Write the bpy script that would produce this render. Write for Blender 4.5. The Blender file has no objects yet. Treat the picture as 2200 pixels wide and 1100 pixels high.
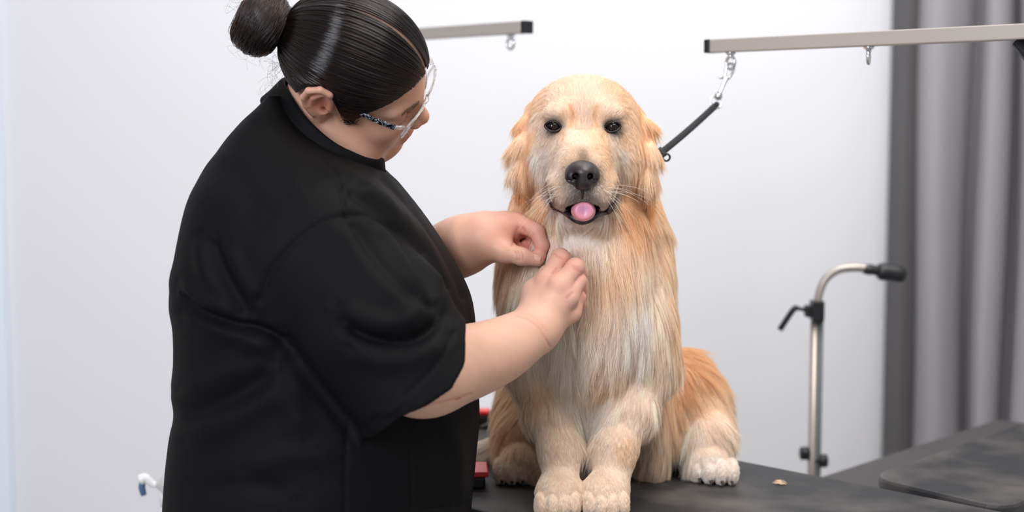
import bpy, bmesh, math
import numpy as np
from mathutils import Vector, Matrix
from mathutils.bvhtree import BVHTree

# ------------------------------------------------------------------ camera, world, lights
C = bpy.context.scene.collection
sc = bpy.context.scene
FPX, PITCH, CAMZ = 3080.0, math.radians(5.2), 1.31
cd = bpy.data.cameras.new('camera'); cam = bpy.data.objects.new('camera', cd); C.objects.link(cam)
cam.location = (0, 0, CAMZ); cam.rotation_euler = (math.pi/2 - PITCH, 0, 0)
cd.sensor_width = 36.0; cd.lens = FPX/2200*36.0; cd.clip_start = 0.05
cd.dof.use_dof = True; cd.dof.focus_distance = 2.0; cd.dof.aperture_fstop = 2.5
sc.camera = cam
sc.view_settings.view_transform = 'Standard'; sc.view_settings.look = 'None'
sc.view_settings.gamma = 1.0; sc.view_settings.use_curve_mapping = False
sc.view_settings.exposure = 0.16
w = bpy.data.worlds.new('room_light'); sc.world = w; w.use_nodes = True
w.node_tree.nodes['Background'].inputs[0].default_value = (1.0, 0.985, 0.98, 1)
w.node_tree.nodes['Background'].inputs[1].default_value = 0.42

def area(name, loc, target, sx, sy, power, col):
    l = bpy.data.lights.new(name, 'AREA'); l.shape = 'RECTANGLE'; l.size = sx; l.size_y = sy
    l.energy = power; l.color = col
    o = bpy.data.objects.new(name, l); C.objects.link(o); o.location = loc
    d = Vector(target) - Vector(loc); o.rotation_euler = d.to_track_quat('-Z', 'Y').to_euler()
    return o
area('window_daylight', (-1.5, -1.2, 2.5), (0.0, 2.2, 1.1), 0.55, 1.9, 92, (0.88, 0.91, 1.0))
area('ceiling_panel', (0.9, 1.6, 3.2), (0.5, 2.6, 0.8), 1.6, 1.6, 52, (1.0, 0.93, 0.87))
area('wall_fill', (0.5, 3.2, 3.3), (0.5, 4.5, 1.3), 2.6, 0.5, 33, (0.98, 0.98, 1.0))  # added fill light that brightens the back wall, no real fixture

# ------------------------------------------------------------------ pixel -> place
cp, sp = math.cos(PITCH), math.sin(PITCH)
def W(px, py, Y):
    x = (px-1100)/FPX; u = (550-py)/FPX
    d = np.array([x, cp + u*sp, -sp + u*cp])
    return d*(Y/d[1]) + np.array([0, 0, CAMZ])
def PX(P):                       # place -> pixel (for planning folds on the cloth)
    P = np.asarray(P, float).reshape(-1, 3) - np.array([0, 0, CAMZ])
    dz = P[:, 1]*cp - P[:, 2]*sp; du = P[:, 1]*sp + P[:, 2]*cp
    return np.stack([1100 + FPX*P[:, 0]/dz, 550 - FPX*du/dz], 1)
def S(px, Y): return px*Y/FPX
def lin(c):
    c = np.asarray(c, float)/255.0
    return np.where(c <= .04045, c/12.92, ((c+.055)/1.055)**2.4)
def L4(r, g, b): return tuple(lin((r, g, b))) + (1.0,)

# ------------------------------------------------------------------ materials
def mat(name, col=(200, 200, 200), rough=.5, metal=0, spec=.5, bump=None, noise=None, **kw):
    m = bpy.data.materials.new(name); m.use_nodes = True
    nt = m.node_tree; b = nt.nodes['Principled BSDF']
    b.inputs['Base Color'].default_value = L4(*col); b.inputs['Roughness'].default_value = rough
    b.inputs['Metallic'].default_value = metal; b.inputs['Specular IOR Level'].default_value = spec
    for k, v in kw.items(): b.inputs[k.replace('_', ' ')].default_value = v
    tc = nt.nodes.new('ShaderNodeTexCoord')
    if noise:                    # (scale, second colour, low, high)
        n = nt.nodes.new('ShaderNodeTexNoise'); n.inputs['Scale'].default_value = noise[0]; n.inputs['Detail'].default_value = 4
        nt.links.new(tc.outputs['Object'], n.inputs['Vector'])
        r = nt.nodes.new('ShaderNodeValToRGB'); r.color_ramp.elements[0].position = noise[2]; r.color_ramp.elements[1].position = noise[3]
        r.color_ramp.elements[0].color = L4(*col); r.color_ramp.elements[1].color = L4(*noise[1])
        nt.links.new(n.outputs['Fac'], r.inputs['Fac']); nt.links.new(r.outputs['Color'], b.inputs['Base Color'])
    if bump:                     # (scale, strength, distance)
        n = nt.nodes.new('ShaderNodeTexNoise'); n.inputs['Scale'].default_value = bump[0]; n.inputs['Detail'].default_value = 3
        nt.links.new(tc.outputs['Object'], n.inputs['Vector'])
        bp = nt.nodes.new('ShaderNodeBump'); bp.inputs['Strength'].default_value = bump[1]; bp.inputs['Distance'].default_value = bump[2]
        nt.links.new(n.outputs['Fac'], bp.inputs['Height']); nt.links.new(bp.outputs['Normal'], b.inputs['Normal'])
    return m
def attr_mat(name, rough=.5, spec=.5, bump=None, sss=0.0, **kw):
    m = mat(name, rough=rough, spec=spec, bump=bump, **kw); nt = m.node_tree; b = nt.nodes['Principled BSDF']
    a = nt.nodes.new('ShaderNodeAttribute'); a.attribute_name = 'col'
    nt.links.new(a.outputs['Color'], b.inputs['Base Color'])
    if sss:
        b.inputs['Subsurface Weight'].default_value = sss; b.inputs['Subsurface Radius'].default_value = (1, .35, .2)
        b.inputs['Subsurface Scale'].default_value = .006
    return m
M = {}
M['wall'] = mat('white_wall_paint', (224, 225, 229), .75, spec=.25, bump=(60, .04, .002))
M['floor'] = mat('grey_floor', (150, 150, 152), .5, noise=(3, (165, 165, 166), .3, .7))
M['trim'] = mat('cool_white_trim', (226, 236, 246), .45)
M['curtain'] = mat('grey_curtain_cloth', (150, 148, 152), .85, spec=.15, bump=(400, .08, .001))
M['rubber'] = None
M['steel'] = mat('brushed_steel', (190, 184, 178), .42, metal=.45, bump=(300, .03, .0005))
M['chrome'] = mat('chrome', (225, 228, 232), .12, metal=1)
M['zinc'] = mat('zinc_plate', (205, 205, 205), .3, metal=.9)
M['blackplastic'] = mat('black_plastic', (24, 26, 30), .4)
M['blackwebbing'] = mat('black_webbing', (20, 21, 26), .7, bump=(900, .3, .001))
M['dullsteel'] = mat('satin_tube', (176, 170, 164), .38, metal=.7)
M['red'] = mat('red_plastic', (226, 52, 40), .4)
M['tan'] = mat('tan_wood', (188, 170, 148), .6)
M['white'] = mat('white_plastic', (232, 232, 232), .4)
M['blue'] = mat('blue_plastic', (70, 98, 134), .4)
M['grey'] = mat('light_grey_plastic', (200, 198, 196), .5)

def rubber():
    m = mat('black_rubber_mat', (52, 51, 54), .55, spec=.4); nt = m.node_tree; b = nt.nodes['Principled BSDF']
    tc = nt.nodes.new('ShaderNodeTexCoord')
    n = nt.nodes.new('ShaderNodeTexNoise'); n.inputs['Scale'].default_value = 9; n.inputs['Detail'].default_value = 6
    r = nt.nodes.new('ShaderNodeValToRGB'); r.color_ramp.elements[0].position = .42; r.color_ramp.elements[1].position = .75
    r.color_ramp.elements[0].color = L4(40, 40, 43); r.color_ramp.elements[1].color = L4(92, 88, 86)
    nt.links.new(tc.outputs['Object'], n.inputs['Vector']); nt.links.new(n.outputs['Fac'], r.inputs['Fac'])
    nt.links.new(r.outputs['Color'], b.inputs['Base Color'])
    wv = nt.nodes.new('ShaderNodeTexWave'); wv.inputs['Scale'].default_value = 90; wv.bands_direction = 'Y'
    nt.links.new(tc.outputs['Object'], wv.inputs['Vector'])
    bp = nt.nodes.new('ShaderNodeBump'); bp.inputs['Strength'].default_value = .35; bp.inputs['Distance'].default_value = .001
    nt.links.new(wv.outputs['Fac'], bp.inputs['Height']); nt.links.new(bp.outputs['Normal'], b.inputs['Normal'])
    return m
M['rubber'] = rubber()

# ------------------------------------------------------------------ objects
def tag(o, label, cat, group=None, kind=None):
    o['label'] = label; o['category'] = cat
    if group: o['group'] = group
    if kind: o['kind'] = kind
    return o
def empty(name, loc, label, cat, group=None):
    o = bpy.data.objects.new(name, None); C.objects.link(o); o.location = loc; o.empty_display_size = .05
    return tag(o, label, cat, group)
def link(name, me, m, parent=None, smooth=True):
    o = bpy.data.objects.new(name, me); C.objects.link(o)
    if m: me.materials.append(m)
    if smooth: me.polygons.foreach_set('use_smooth', np.ones(len(me.polygons), bool))
    if parent:
        o.parent = parent; o.matrix_parent_inverse = Matrix.Translation(-Vector(parent.location))
    return o
def from_bm(name, bm, m, parent=None, smooth=False):
    bmesh.ops.recalc_face_normals(bm, faces=bm.faces)
    me = bpy.data.meshes.new(name); bm.to_mesh(me); bm.free()
    return link(name, me, m, parent, smooth)
def from_np(name, V, F, m, parent=None, col=None):
    me = bpy.data.meshes.new(name); F = np.asarray(F, np.int32)
    me.vertices.add(len(V)); me.vertices.foreach_set('co', np.asarray(V, np.float32).ravel())
    k = F.shape[1]; me.loops.add(F.size); me.loops.foreach_set('vertex_index', F.ravel())
    me.polygons.add(len(F)); me.polygons.foreach_set('loop_start', np.arange(0, F.size, k, dtype=np.int32))
    me.update(calc_edges=True); me.validate()
    if col is not None:
        a = me.attributes.new('col', 'FLOAT_COLOR', 'POINT')
        a.data.foreach_set('color', np.c_[col, np.ones(len(col))].astype(np.float32).ravel())
    return link(name, me, m, parent)
def bm_box(bm, c, ax, ay, az, sx, sy, sz):
    """box with centre c and half extents along unit axes"""
    c = Vector(c); ax, ay, az = Vector(ax), Vector(ay), Vector(az); vs = []
    for i in (-1, 1):
        for j in (-1, 1):
            for k in (-1, 1): vs.append(bm.verts.new(c + ax*sx*i + ay*sy*j + az*sz*k))
    for f in ((0,1,3,2), (4,6,7,5), (0,4,5,1), (2,3,7,6), (0,2,6,4), (1,5,7,3)): bm.faces.new([vs[q] for q in f])
def bevel(bm, r, n=2):
    bmesh.ops.bevel(bm, geom=list(bm.edges), offset=r, segments=n, affect='EDGES', profile=.5)
def frames(P, closed):
    P = np.asarray(P, float); n = len(P)
    T = (np.roll(P, -1, 0) - np.roll(P, 1, 0)) if closed else np.gradient(P, axis=0)
    T /= np.linalg.norm(T, axis=1)[:, None] + 1e-12
    N = np.zeros_like(P); a = np.array([0, 0, 1.]) if abs(T[0, 2]) < .9 else np.array([1., 0, 0])
    v = a - T[0]*a.dot(T[0]); N[0] = v/np.linalg.norm(v)
    for i in range(1, n):
        v = N[i-1] - T[i]*N[i-1].dot(T[i]); N[i] = v/np.linalg.norm(v)
    return T, N, np.cross(T, N)
def tube(P, r, seg=12, closed=False, fx=1.0, cap=True):
    P = np.asarray(P, float); n = len(P); r = np.broadcast_to(np.asarray(r, float), (n,))
    T, N, B = frames(P, closed); a = np.arange(seg)*2*np.pi/seg
    V = P[:, None] + r[:, None, None]*(np.cos(a)[None, :, None]*N[:, None]*fx + np.sin(a)[None, :, None]*B[:, None])
    V = V.reshape(-1, 3); F = []
    for i in range(n if closed else n-1):
        j = (i+1) % n
        for k in range(seg): F.append((i*seg+k, i*seg+(k+1) % seg, j*seg+(k+1) % seg, j*seg+k))
    if cap and not closed:
        V = np.vstack([V, P[:1], P[-1:]]); c0, c1 = len(V)-2, len(V)-1
        for k in range(seg):
            F.append((c0, (k+1) % seg, k, c0)); F.append((c1, (n-1)*seg+k, (n-1)*seg+(k+1) % seg, c1))
    return V, F
def join(parts):
    V, F, o = [], [], 0
    for v, f in parts:
        V.append(np.asarray(v)); F += [tuple(i+o for i in q) for q in f]; o += len(v)
    return np.vstack(V), F
def mesh_of(name, parts, m, parent=None, smooth=True):
    V, F = join(parts); me = bpy.data.meshes.new(name)
    me.from_pydata([tuple(v) for v in V], [], [tuple(dict.fromkeys(q)) for q in F]); me.update()
    return link(name, me, m, parent, smooth)
def spline(P, n):
    """Catmull-Rom through P, n samples"""
    P = np.asarray(P, float); Q = np.vstack([2*P[0]-P[1], P, 2*P[-1]-P[-2]])
    u = np.linspace(0, len(P)-1-1e-9, n); i = u.astype(int); t = (u-i)[:, None]
    a, b, c, d = Q[i], Q[i+1], Q[i+2], Q[i+3]
    return .5*(2*b + (c-a)*t + (2*a-5*b+4*c-d)*t*t + (3*b-a-3*c+d)*t**3)
def ring(c, u, v, r, n=32):
    a = np.arange(n)*2*np.pi/n
    return np.asarray(c) + r*(np.cos(a)[:, None]*np.asarray(u) + np.sin(a)[:, None]*np.asarray(v))
def lathe(prof, c, seg=24):
    """profile of (r, z) about the vertical through c"""
    a = np.arange(seg)*2*np.pi/seg; V = []; F = []
    for r, z in prof: V += [(c[0]+r*math.cos(t), c[1]+r*math.sin(t), c[2]+z) for t in a]
    for i in range(len(prof)-1):
        for k in range(seg): F.append((i*seg+k, i*seg+(k+1) % seg, (i+1)*seg+(k+1) % seg, (i+1)*seg+k))
    V += [(c[0], c[1], c[2]+prof[0][1]), (c[0], c[1], c[2]+prof[-1][1])]; n = len(V)
    for k in range(seg):
        F.append((n-2, (k+1) % seg, k, n-2)); F.append((n-1, (len(prof)-1)*seg+k, (len(prof)-1)*seg+(k+1) % seg, n-1))
    return np.array(V), F

# ------------------------------------------------------------------ distance-field modelling
def unit(v): v = np.asarray(v, float); return v/np.linalg.norm(v)
def smin(a, b, k):
    h = np.maximum(k-np.abs(a-b), 0)/k
    return np.minimum(a, b) - h*h*k*.25
def smax(a, b, k): return -smin(-a, -b, k)
def cone(a, b, ra, rb):
    a = np.asarray(a, float); ba = np.asarray(b, float)-a; L = ba.dot(ba)
    def f(P):
        q = P-a; t = np.clip(q@ba/L, 0, 1)
        return np.linalg.norm(q-t[:, None]*ba, axis=1) - (ra+(rb-ra)*t)
    return f
def ell(c, r, R=None):
    c = np.asarray(c, float); r = np.asarray(r, float)
    def f(P):
        q = P-c
        if R is not None: q = q@R
        k0 = np.linalg.norm(q/r, axis=1); k1 = np.linalg.norm(q/(r*r), axis=1)
        return np.where(k1 > 1e-9, k0*(k0-1)/np.maximum(k1, 1e-9), -r.min())
    return f
def chain(pts, rad, k=.01):
    fs = [cone(pts[i], pts[i+1], rad[i], rad[i+1]) for i in range(len(pts)-1)]
    def f(P):
        d = fs[0](P)
        for g in fs[1:]: d = smin(d, g(P), k)
        return d
    return f
def union(items):
    """items: (field, blend[, 'cut'])"""
    def f(P):
        d = None
        for it in items:
            g = it[0](P)
            if d is None: d = g
            elif len(it) > 2: d = smax(d, -g, it[1])
            else: d = smin(d, g, it[1])
        return d
    return f
def loft(tab, cy):
    """stack of ellipses: rows z, x0, x1, ry, yoff (ascending z)"""
    t = np.asarray(tab, float); zs = np.linspace(t[0, 0], t[-1, 0], 200)
    cols = [np.interp(zs, t[:, 0], t[:, i]) for i in range(1, 5)]
    ker = np.hanning(17); ker /= ker.sum()
    cols = [np.convolve(np.pad(c, 8, mode='edge'), ker, 'valid') for c in cols]
    def f(P):
        z = P[:, 2]; x0, x1, ry, yo = [np.interp(z, zs, c) for c in cols]
        rx = (x1-x0)/2; q = np.stack([(P[:, 0]-(x0+x1)/2)/rx, (P[:, 1]-cy-yo)/ry], 1)
        k = (np.abs(q)**2.3).sum(1)**(1/2.3)
        d = (k-1)*np.minimum(rx, ry)
        return np.maximum(d, np.maximum(z-t[-1, 0], t[0, 0]-z))
    return f
HQ = 1.0
FURD = 1.0
def mesh_field(f, lo, hi, h, slack=1.7, newton=2):
    lo = np.asarray(lo, float); bs = 8; h = h*HQ
    nb = np.ceil((np.asarray(hi)-lo)/(h*bs)).astype(int); n = nb*bs
    g = np.stack(np.meshgrid(*[np.arange(k) for k in nb], indexing='ij'), -1).reshape(-1, 3)
    cen = lo + (g*bs + (bs-1)/2)*h
    d = np.concatenate([f(q) for q in np.array_split(cen, max(1, len(cen)//100000))])
    D = np.where(d < 0, -1., 1.).astype(np.float32).reshape(nb)
    D = D.repeat(bs, 0).repeat(bs, 1).repeat(bs, 2)
    keep = np.where(np.abs(d) < h*bs*.87*slack)[0]
    off = np.stack(np.meshgrid(*[np.arange(bs)]*3, indexing='ij'), -1).reshape(-1, 3)
    for q in np.array_split(keep, max(1, len(keep)//400)):
        I = (g[q][:, None]*bs + off[None]).reshape(-1, 3)
        D[I[:, 0], I[:, 1], I[:, 2]] = f(lo + I*h)
    Sg = D < 0
    c = np.zeros(n-1, np.uint8)
    cor = [(i, j, k) for i in (0, 1) for j in (0, 1) for k in (0, 1)]
    for i, j, k in cor: c += Sg[i:n[0]-1+i, j:n[1]-1+j, k:n[2]-1+k]
    cells = np.argwhere((c > 0) & (c < 8)); idx = np.full(n-1, -1, np.int32); idx[tuple(cells.T)] = np.arange(len(cells))
    val = np.stack([D[cells[:, 0]+i, cells[:, 1]+j, cells[:, 2]+k] for i, j, k in cor], 1)
    pos = np.zeros((len(cells), 3)); cnt = np.zeros(len(cells)); cor = np.array(cor, float)
    for a in range(8):
        for b in range(a+1, 8):
            if np.abs(cor[a]-cor[b]).sum() != 1: continue
            x = (val[:, a] < 0) != (val[:, b] < 0); t = val[:, a]/(val[:, a]-val[:, b]+1e-12)
            pos += np.where(x[:, None], cor[a]+(cor[b]-cor[a])*t[:, None], 0); cnt += x
    V = lo + (cells + pos/cnt[:, None])*h; F = []
    for ax in range(3):
        u, v = (ax+1) % 3, (ax+2) % 3
        a = [slice(None)]*3; b = [slice(None)]*3; a[ax] = slice(0, -1); b[ax] = slice(1, None)
        E = np.argwhere(Sg[tuple(a)] != Sg[tuple(b)])
        E = E[(E[:, u] > 0) & (E[:, v] > 0) & (E[:, u] < n[u]-1) & (E[:, v] < n[v]-1)]
        q = []
        for du, dv in ((-1, -1), (0, -1), (0, 0), (-1, 0)):
            e = E.copy(); e[:, u] += du; e[:, v] += dv; q.append(idx[e[:, 0], e[:, 1], e[:, 2]])
        q = np.stack(q, 1); fl = ~Sg[E[:, 0], E[:, 1], E[:, 2]]; q[fl] = q[fl][:, ::-1]; F.append(q)
    F = np.vstack(F); F = F[(F >= 0).all(1)]
    for _ in range(newton):
        d, G = grad(f, V)
        V = V - np.clip(d, -h*.6, h*.6)[:, None]*G
    return V, F
def grad(f, V, e=8e-4):
    D, G = [], []
    for q in np.array_split(V, max(1, len(V)//60000)):
        d0 = f(q); g = np.stack([f(q+np.eye(3)[i]*e)-d0 for i in range(3)], 1)/e
        l = np.linalg.norm(g, axis=1)[:, None]+1e-9; D.append(d0/np.maximum(l[:, 0], .3)); G.append(g/l)
    return np.concatenate(D), np.concatenate(G)
def seg_dist(P, A):
    """distance of points P (any dims) to polyline A"""
    A = np.asarray(A, float); d = np.full(len(P), 1e9)
    for a, b in zip(A[:-1], A[1:]):
        ba = b-a; t = np.clip((P-a)@ba/(ba@ba+1e-12), 0, 1); d = np.minimum(d, np.linalg.norm(P-a-t[:, None]*ba, axis=1))
    return d
def vnoise(P, seed=0):
    """cheap smooth noise"""
    r = np.random.default_rng(seed); o = np.zeros(len(P))
    for i in range(7):
        k = r.normal(size=3)*(1+.6*i); o += np.sin(P@k + r.uniform(0, 6.28))/(1+.5*i)
    return o/2.2
def strands(name, P, rad, col, m, parent):
    """P (n, k, 3) hair points, rad (k,) or (n, k), col (n, 3)"""
    n, k = P.shape[:2]; cu = bpy.data.hair_curves.new(name); cu.add_curves([k]*n)
    cu.attributes['position'].data.foreach_set('vector', P.astype(np.float32).ravel())
    r = cu.attributes.get('radius') or cu.attributes.new('radius', 'FLOAT', 'POINT')
    r.data.foreach_set('value', np.broadcast_to(rad, (n, k)).astype(np.float32).ravel())
    a = cu.attributes.new('col', 'FLOAT_COLOR', 'CURVE')
    a.data.foreach_set('color', np.c_[col, np.ones(n)].astype(np.float32).ravel())
    cu.materials.append(m)
    o = bpy.data.objects.new(name, cu); C.objects.link(o)
    o.parent = parent; o.matrix_parent_inverse = Matrix.Translation(-Vector(parent.location))
    return o

# ------------------------------------------------------------------ the room
TZ = 0.75
def T(px, py, z=TZ):
    d = W(px, py, 1.0) - np.array([0, 0, CAMZ]); return np.array([0, 0, CAMZ]) + d*((z-CAMZ)/d[2])
WALLY = 4.5
bm = bmesh.new(); bm_box(bm, (-.2, WALLY+.06, 1.6), (1,0,0), (0,1,0), (0,0,1), 2.9, .06, 1.6)
o = from_bm('wall_back', bm, M['wall']); o['kind'] = 'structure'
bm = bmesh.new(); bm_box(bm, (-.2, 2.0, -.03), (1,0,0), (0,1,0), (0,0,1), 2.9, 2.56, .03)
o = from_bm('floor', bm, M['floor']); o['kind'] = 'structure'
x0 = W(-60, 500, WALLY-.03)[0]; x1 = W(5, 500, WALLY-.03)[0]
bm = bmesh.new(); bm_box(bm, ((x0+x1)/2, WALLY-.016, 1.6), (1,0,0), (0,1,0), (0,0,1), (x1-x0)/2, .015, 1.6); bevel(bm, .004)
o = from_bm('trim_1', bm, M['trim']); o['kind'] = 'structure'
M['darktrim'] = mat('dark_grey_edge', (84, 82, 83), .7)
x0 = W(1940, 500, 4.3)[0]; x1 = W(1976, 500, 4.3)[0]
bm = bmesh.new(); bm_box(bm, ((x0+x1)/2, 4.395, 1.6), (1,0,0), (0,1,0), (0,0,1), (x1-x0)/2, .095, 1.6); bevel(bm, .004)
o = from_bm('trim_2', bm, M['darktrim']); o['kind'] = 'structure'
# curtain: a heavy cloth hanging in upright folds
cur = [(1968, 4.29), (1984, 4.19), (2020, 4.165), (2062, 4.22), (2088, 4.29), (2096, 4.20), (2118, 4.155), (2150, 4.18), (2174, 4.285),
       (2184, 4.19), (2222, 4.16), (2262, 4.25), (2280, 4.31), (2300, 4.18), (2360, 4.2), (2390, 4.285), (2420, 4.2)]
pl = np.array([[W(a, 500, b)[0], b] for a, b in cur]); pl = spline(np.c_[pl, np.zeros(len(pl))], 170)[:, :2]
zs = np.linspace(.03, 3.1, 30); V = []; F = []
for z in zs:
    k = 1 + .12*np.sin(z*2.1)
    V += [(p[0]+.008*math.sin(z*3+i*.05), 4.24+(p[1]-4.24)*k, z) for i, p in enumerate(pl)]
n = len(pl)
for i in range(len(zs)-1):
    for j in range(n-1): F.append((i*n+j, i*n+j+1, (i+1)*n+j+1, (i+1)*n+j))
o = from_np('curtain', V, F, M['curtain']); tag(o, 'grey cloth curtain hanging in tall folds against the white wall', 'curtain')
sm = o.modifiers.new('thickness', 'SOLIDIFY'); sm.thickness = .004
bm = bmesh.new(); a0 = pl[0]; bm_box(bm, ((pl[0][0]+pl[-1][0])/2, 4.24, 3.13), (1,0,0), (0,1,0), (0,0,1), .6, .02, .03)
r = from_bm('curtain_rail', bm, M['steel'], None); r.parent = o

# ------------------------------------------------------------------ grooming table
pa, pb = T(1580, 987), T(2130, 1094)
e = unit(pb-pa); e[2] = 0; e = unit(e); nrm = np.array([e[1], -e[0], 0])           # nrm points to the camera
UP = np.array([0, 0, 1.])
def TP(s, t, z=TZ): p = pa + e*s + nrm*t; return np.array([p[0], p[1], z])
TW, TS0, TS1 = .525, -.80, .60
def slab(name, s0, s1, t0, t1, ztop, th, r, m, parent, org=pa, rad=.03, e=e, nrm=nrm):
    bm = bmesh.new(); cs = []
    for (s, t, a0) in ((s0+rad, t0+rad, 180), (s1-rad, t0+rad, 270), (s1-rad, t1-rad, 0), (s0+rad, t1-rad, 90)):
        for k in range(7):
            a = math.radians(a0+k*15); cs.append(org + e*(s+rad*math.cos(a)) + nrm*(t+rad*math.sin(a)))
    f = bm.faces.new([bm.verts.new((p[0], p[1], ztop-th)) for p in cs])
    g = bmesh.ops.extrude_face_region(bm, geom=[f]); bmesh.ops.translate(bm, vec=(0, 0, th), verts=[v for v in g['geom'] if isinstance(v, bmesh.types.BMVert)])
    ed = [q for q in bm.edges if abs(q.verts[0].co.z-q.verts[1].co.z) < 1e-5]
    bmesh.ops.bevel(bm, geom=ed, offset=r, segments=2, affect='EDGES', profile=.5)
    return from_bm(name, bm, m, parent)
t1 = empty('grooming_table', TP(0, .25, 0), 'black rubber topped grooming table the dog sits on', 'table')
slab('tabletop', TS0, TS1, 0, TW, TZ, .022, .004, M['rubber'], t1)
slab('rim', TS0+.006, TS1-.006, .006, TW-.006, TZ-.0225, .026, .003, M['blackplastic'], t1)
for s in (TS0+.08, TS1-.08):
    for t in (.07, TW-.07):
        mesh_of('leg', [tube([TP(s, t, .0), TP(s, t, TZ-.049)], .016, 14)], M['dullsteel'], t1)
# second table beside it, seen past the first one's edge
ca, cb = T(1866, 1022), T(2200, 906)
e2 = T(2160, 1092) - ca; L2 = np.linalg.norm(e2); e2 = unit(e2); n2 = -unit(cb-ca); oo = np.array([ca[0], ca[1], 0])
t2 = empty('grooming_table', tuple(oo + e2*L2/2 - n2*.31), 'empty black rubber topped table in front of the grey curtain', 'table')
slab('tabletop', 0, L2, -.62, 0, TZ, .024, .006, M['rubber'], t2, org=oo, rad=.045, e=e2, nrm=n2)
slab('rim', .01, L2-.01, -.61, -.01, TZ-.025, .022, .003, M['blackplastic'], t2, org=oo, rad=.04, e=e2, nrm=n2)
for s in (.10, L2-.08):
    for t in (-.54, -.1):
        p = oo + e2*s + n2*t; mesh_of('leg', [tube([(p[0], p[1], 0), (p[0], p[1], TZ-.047)], .016, 14)], M['dullsteel'], t2)
# low narrow bench between the table and the pole stand
q0 = T(1750, 1027, .66); q0[2] = 0
b3 = empty('side_bench', q0 + e*.12 - nrm*.4, 'low black topped bench between the two grooming tables', 'bench')
M['benchtop'] = mat('black_vinyl', (66, 64, 66), .55)
slab('benchtop', 0, .2, -.75, 0, .66, .03, .006, M['benchtop'], b3, org=q0, rad=.02)
for s in (.03, .17):
    for t in (-.7, -.05):
        p = q0 + e*s + nrm*t; mesh_of('leg', [tube([(p[0], p[1], 0), (p[0], p[1], .631)], .012, 12)], M['dullsteel'], b3)

# ------------------------------------------------------------------ overhead grooming arms
def eye_bolt(parent, top, r, ang, wire=.0028):
    """ring hanging under the bar: flange, nut and ring"""
    u = e*math.cos(ang) + nrm*math.sin(ang)
    c = top - UP*(r+.007)
    parts = [lathe([(.0, -.004), (.0075, -.004), (.0085, -.002), (.0085, 0.0)], top, 18), lathe([(.004, -.010), (.005, -.004)], top, 12),
             tube(ring(c, u, UP, r), wire, 10, closed=True)]
    return mesh_of('eye_bolt', parts, M['chrome'], parent)
def bar(name, p_end, sgn, length, half, parent):
    """square steel tube from its capped end along the table edge"""
    d = e*sgn; bm = bmesh.new(); c = p_end + d*(length/2+.006)
    bm_box(bm, c, d, nrm, UP, length/2-.006, half, half); bevel(bm, .002)
    b = from_bm(name, bm, M['steel'], parent)
    bm = bmesh.new(); bm_box(bm, p_end + d*.006, d, nrm, UP, .006, half*1.01, half*1.01); bevel(bm, .0015)
    from_bm('end_cap', bm, M['blackplastic'], parent)
    return b
H = .0112
P0 = W(1520, 100, 2.444)
ar = empty('overhead_rail', (P0[0], P0[1], TZ), 'steel overhead arm holding the leash, in front of the grey curtain', 'rail')
AL = .80
bar('beam', P0, 1, AL, H, ar)
def onbar(px):
    best = min(np.linspace(0, 1, 400), key=lambda s: abs(PX(P0+e*s)[0, 0]-px)); return P0+e*best
RB = onbar(1571); eye_bolt(ar, RB-UP*H, .0105, .25); eye_bolt(ar, onbar(1867)-UP*H, .0095, 1.15, .003)
pe = P0 + e*(AL-.02); post = pe + nrm*.0
mesh_of('post', [tube([(post[0], post[1], TZ+.0), (post[0], post[1], pe[2]-H)], .0125, 16)], M['dullsteel'], ar)
st0 = onbar(2186); st0 = st0 - UP*(H+.002); st1 = np.array([post[0], post[1], pe[2]-.30])
mesh_of('brace', [tube([st0, st1], .008, 12, fx=1.2)], M['blackplastic'], ar)
bm = bmesh.new(); bm_box(bm, (post[0], post[1], TZ+.012), e, nrm, UP, .03, .03, .012); bevel(bm, .004); from_bm('clamp', bm, M['blackplastic'], ar)
P1 = W(1137, 58, 2.735)
al = empty('overhead_rail', (P1[0], P1[1], 0), 'second steel overhead arm, black capped, ending behind the person’s head', 'rail')
bar('beam', P1, -1, .54, .0118, al)
eb = P1 - e*.022*1.0
for s in np.linspace(0, .2, 200):
    if PX(P1-e*s)[0, 0] <= 1097: eb = P1-e*s; break
eye_bolt(al, eb-UP*.0118, .0105, .15)
pp = P1 - e*.51
mesh_of('post', [tube([(pp[0], pp[1], .01), (pp[0], pp[1], pp[2]-.0118)], .0125, 16)], M['dullsteel'], al)
bm = bmesh.new(); bm_box(bm, (pp[0], pp[1], .012), e, nrm, UP, .09, .09, .012); bevel(bm, .004); from_bm('base', bm, M['blackplastic'], al)

# ------------------------------------------------------------------ leash: snap hook, strap, slider, loop round the neck
RBc = RB - UP*(H+.0175)
le = empty('leash', tuple(RBc), 'black grooming leash clipped to the steel arm and looped round the dog’s neck', 'leash')
Yb = RBc[1]
def LP(px, py, f): return W(px, py, Yb + (2.235-Yb)*f)
h0, h1 = LP(1571, 141, 0), LP(1541, 212, .22)
dv = unit(h1-h0); sd = unit(np.cross(dv, [0, 1, 0])); fy = np.cross(sd, dv)
Lh = np.linalg.norm(h1-h0)
def HK(a, b, c=0): return h0 + dv*a*Lh + sd*b + fy*c
hook = spline([HK(.38, .0035), HK(.22, .0062), HK(.05, .0058), HK(-.06, 0), HK(.02, -.0055), HK(.16, -.0062), HK(.28, -.0035)], 30)
body = spline([HK(.36, .001), HK(.5, 0), HK(.7, 0), HK(.88, 0)], 14)
gate = spline([HK(.40, -.0015), HK(.30, -.004), HK(.15, -.0062)], 8)
trig = [HK(.42, -.002), HK(.42, -.0085), HK(.46, -.0095)]
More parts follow.
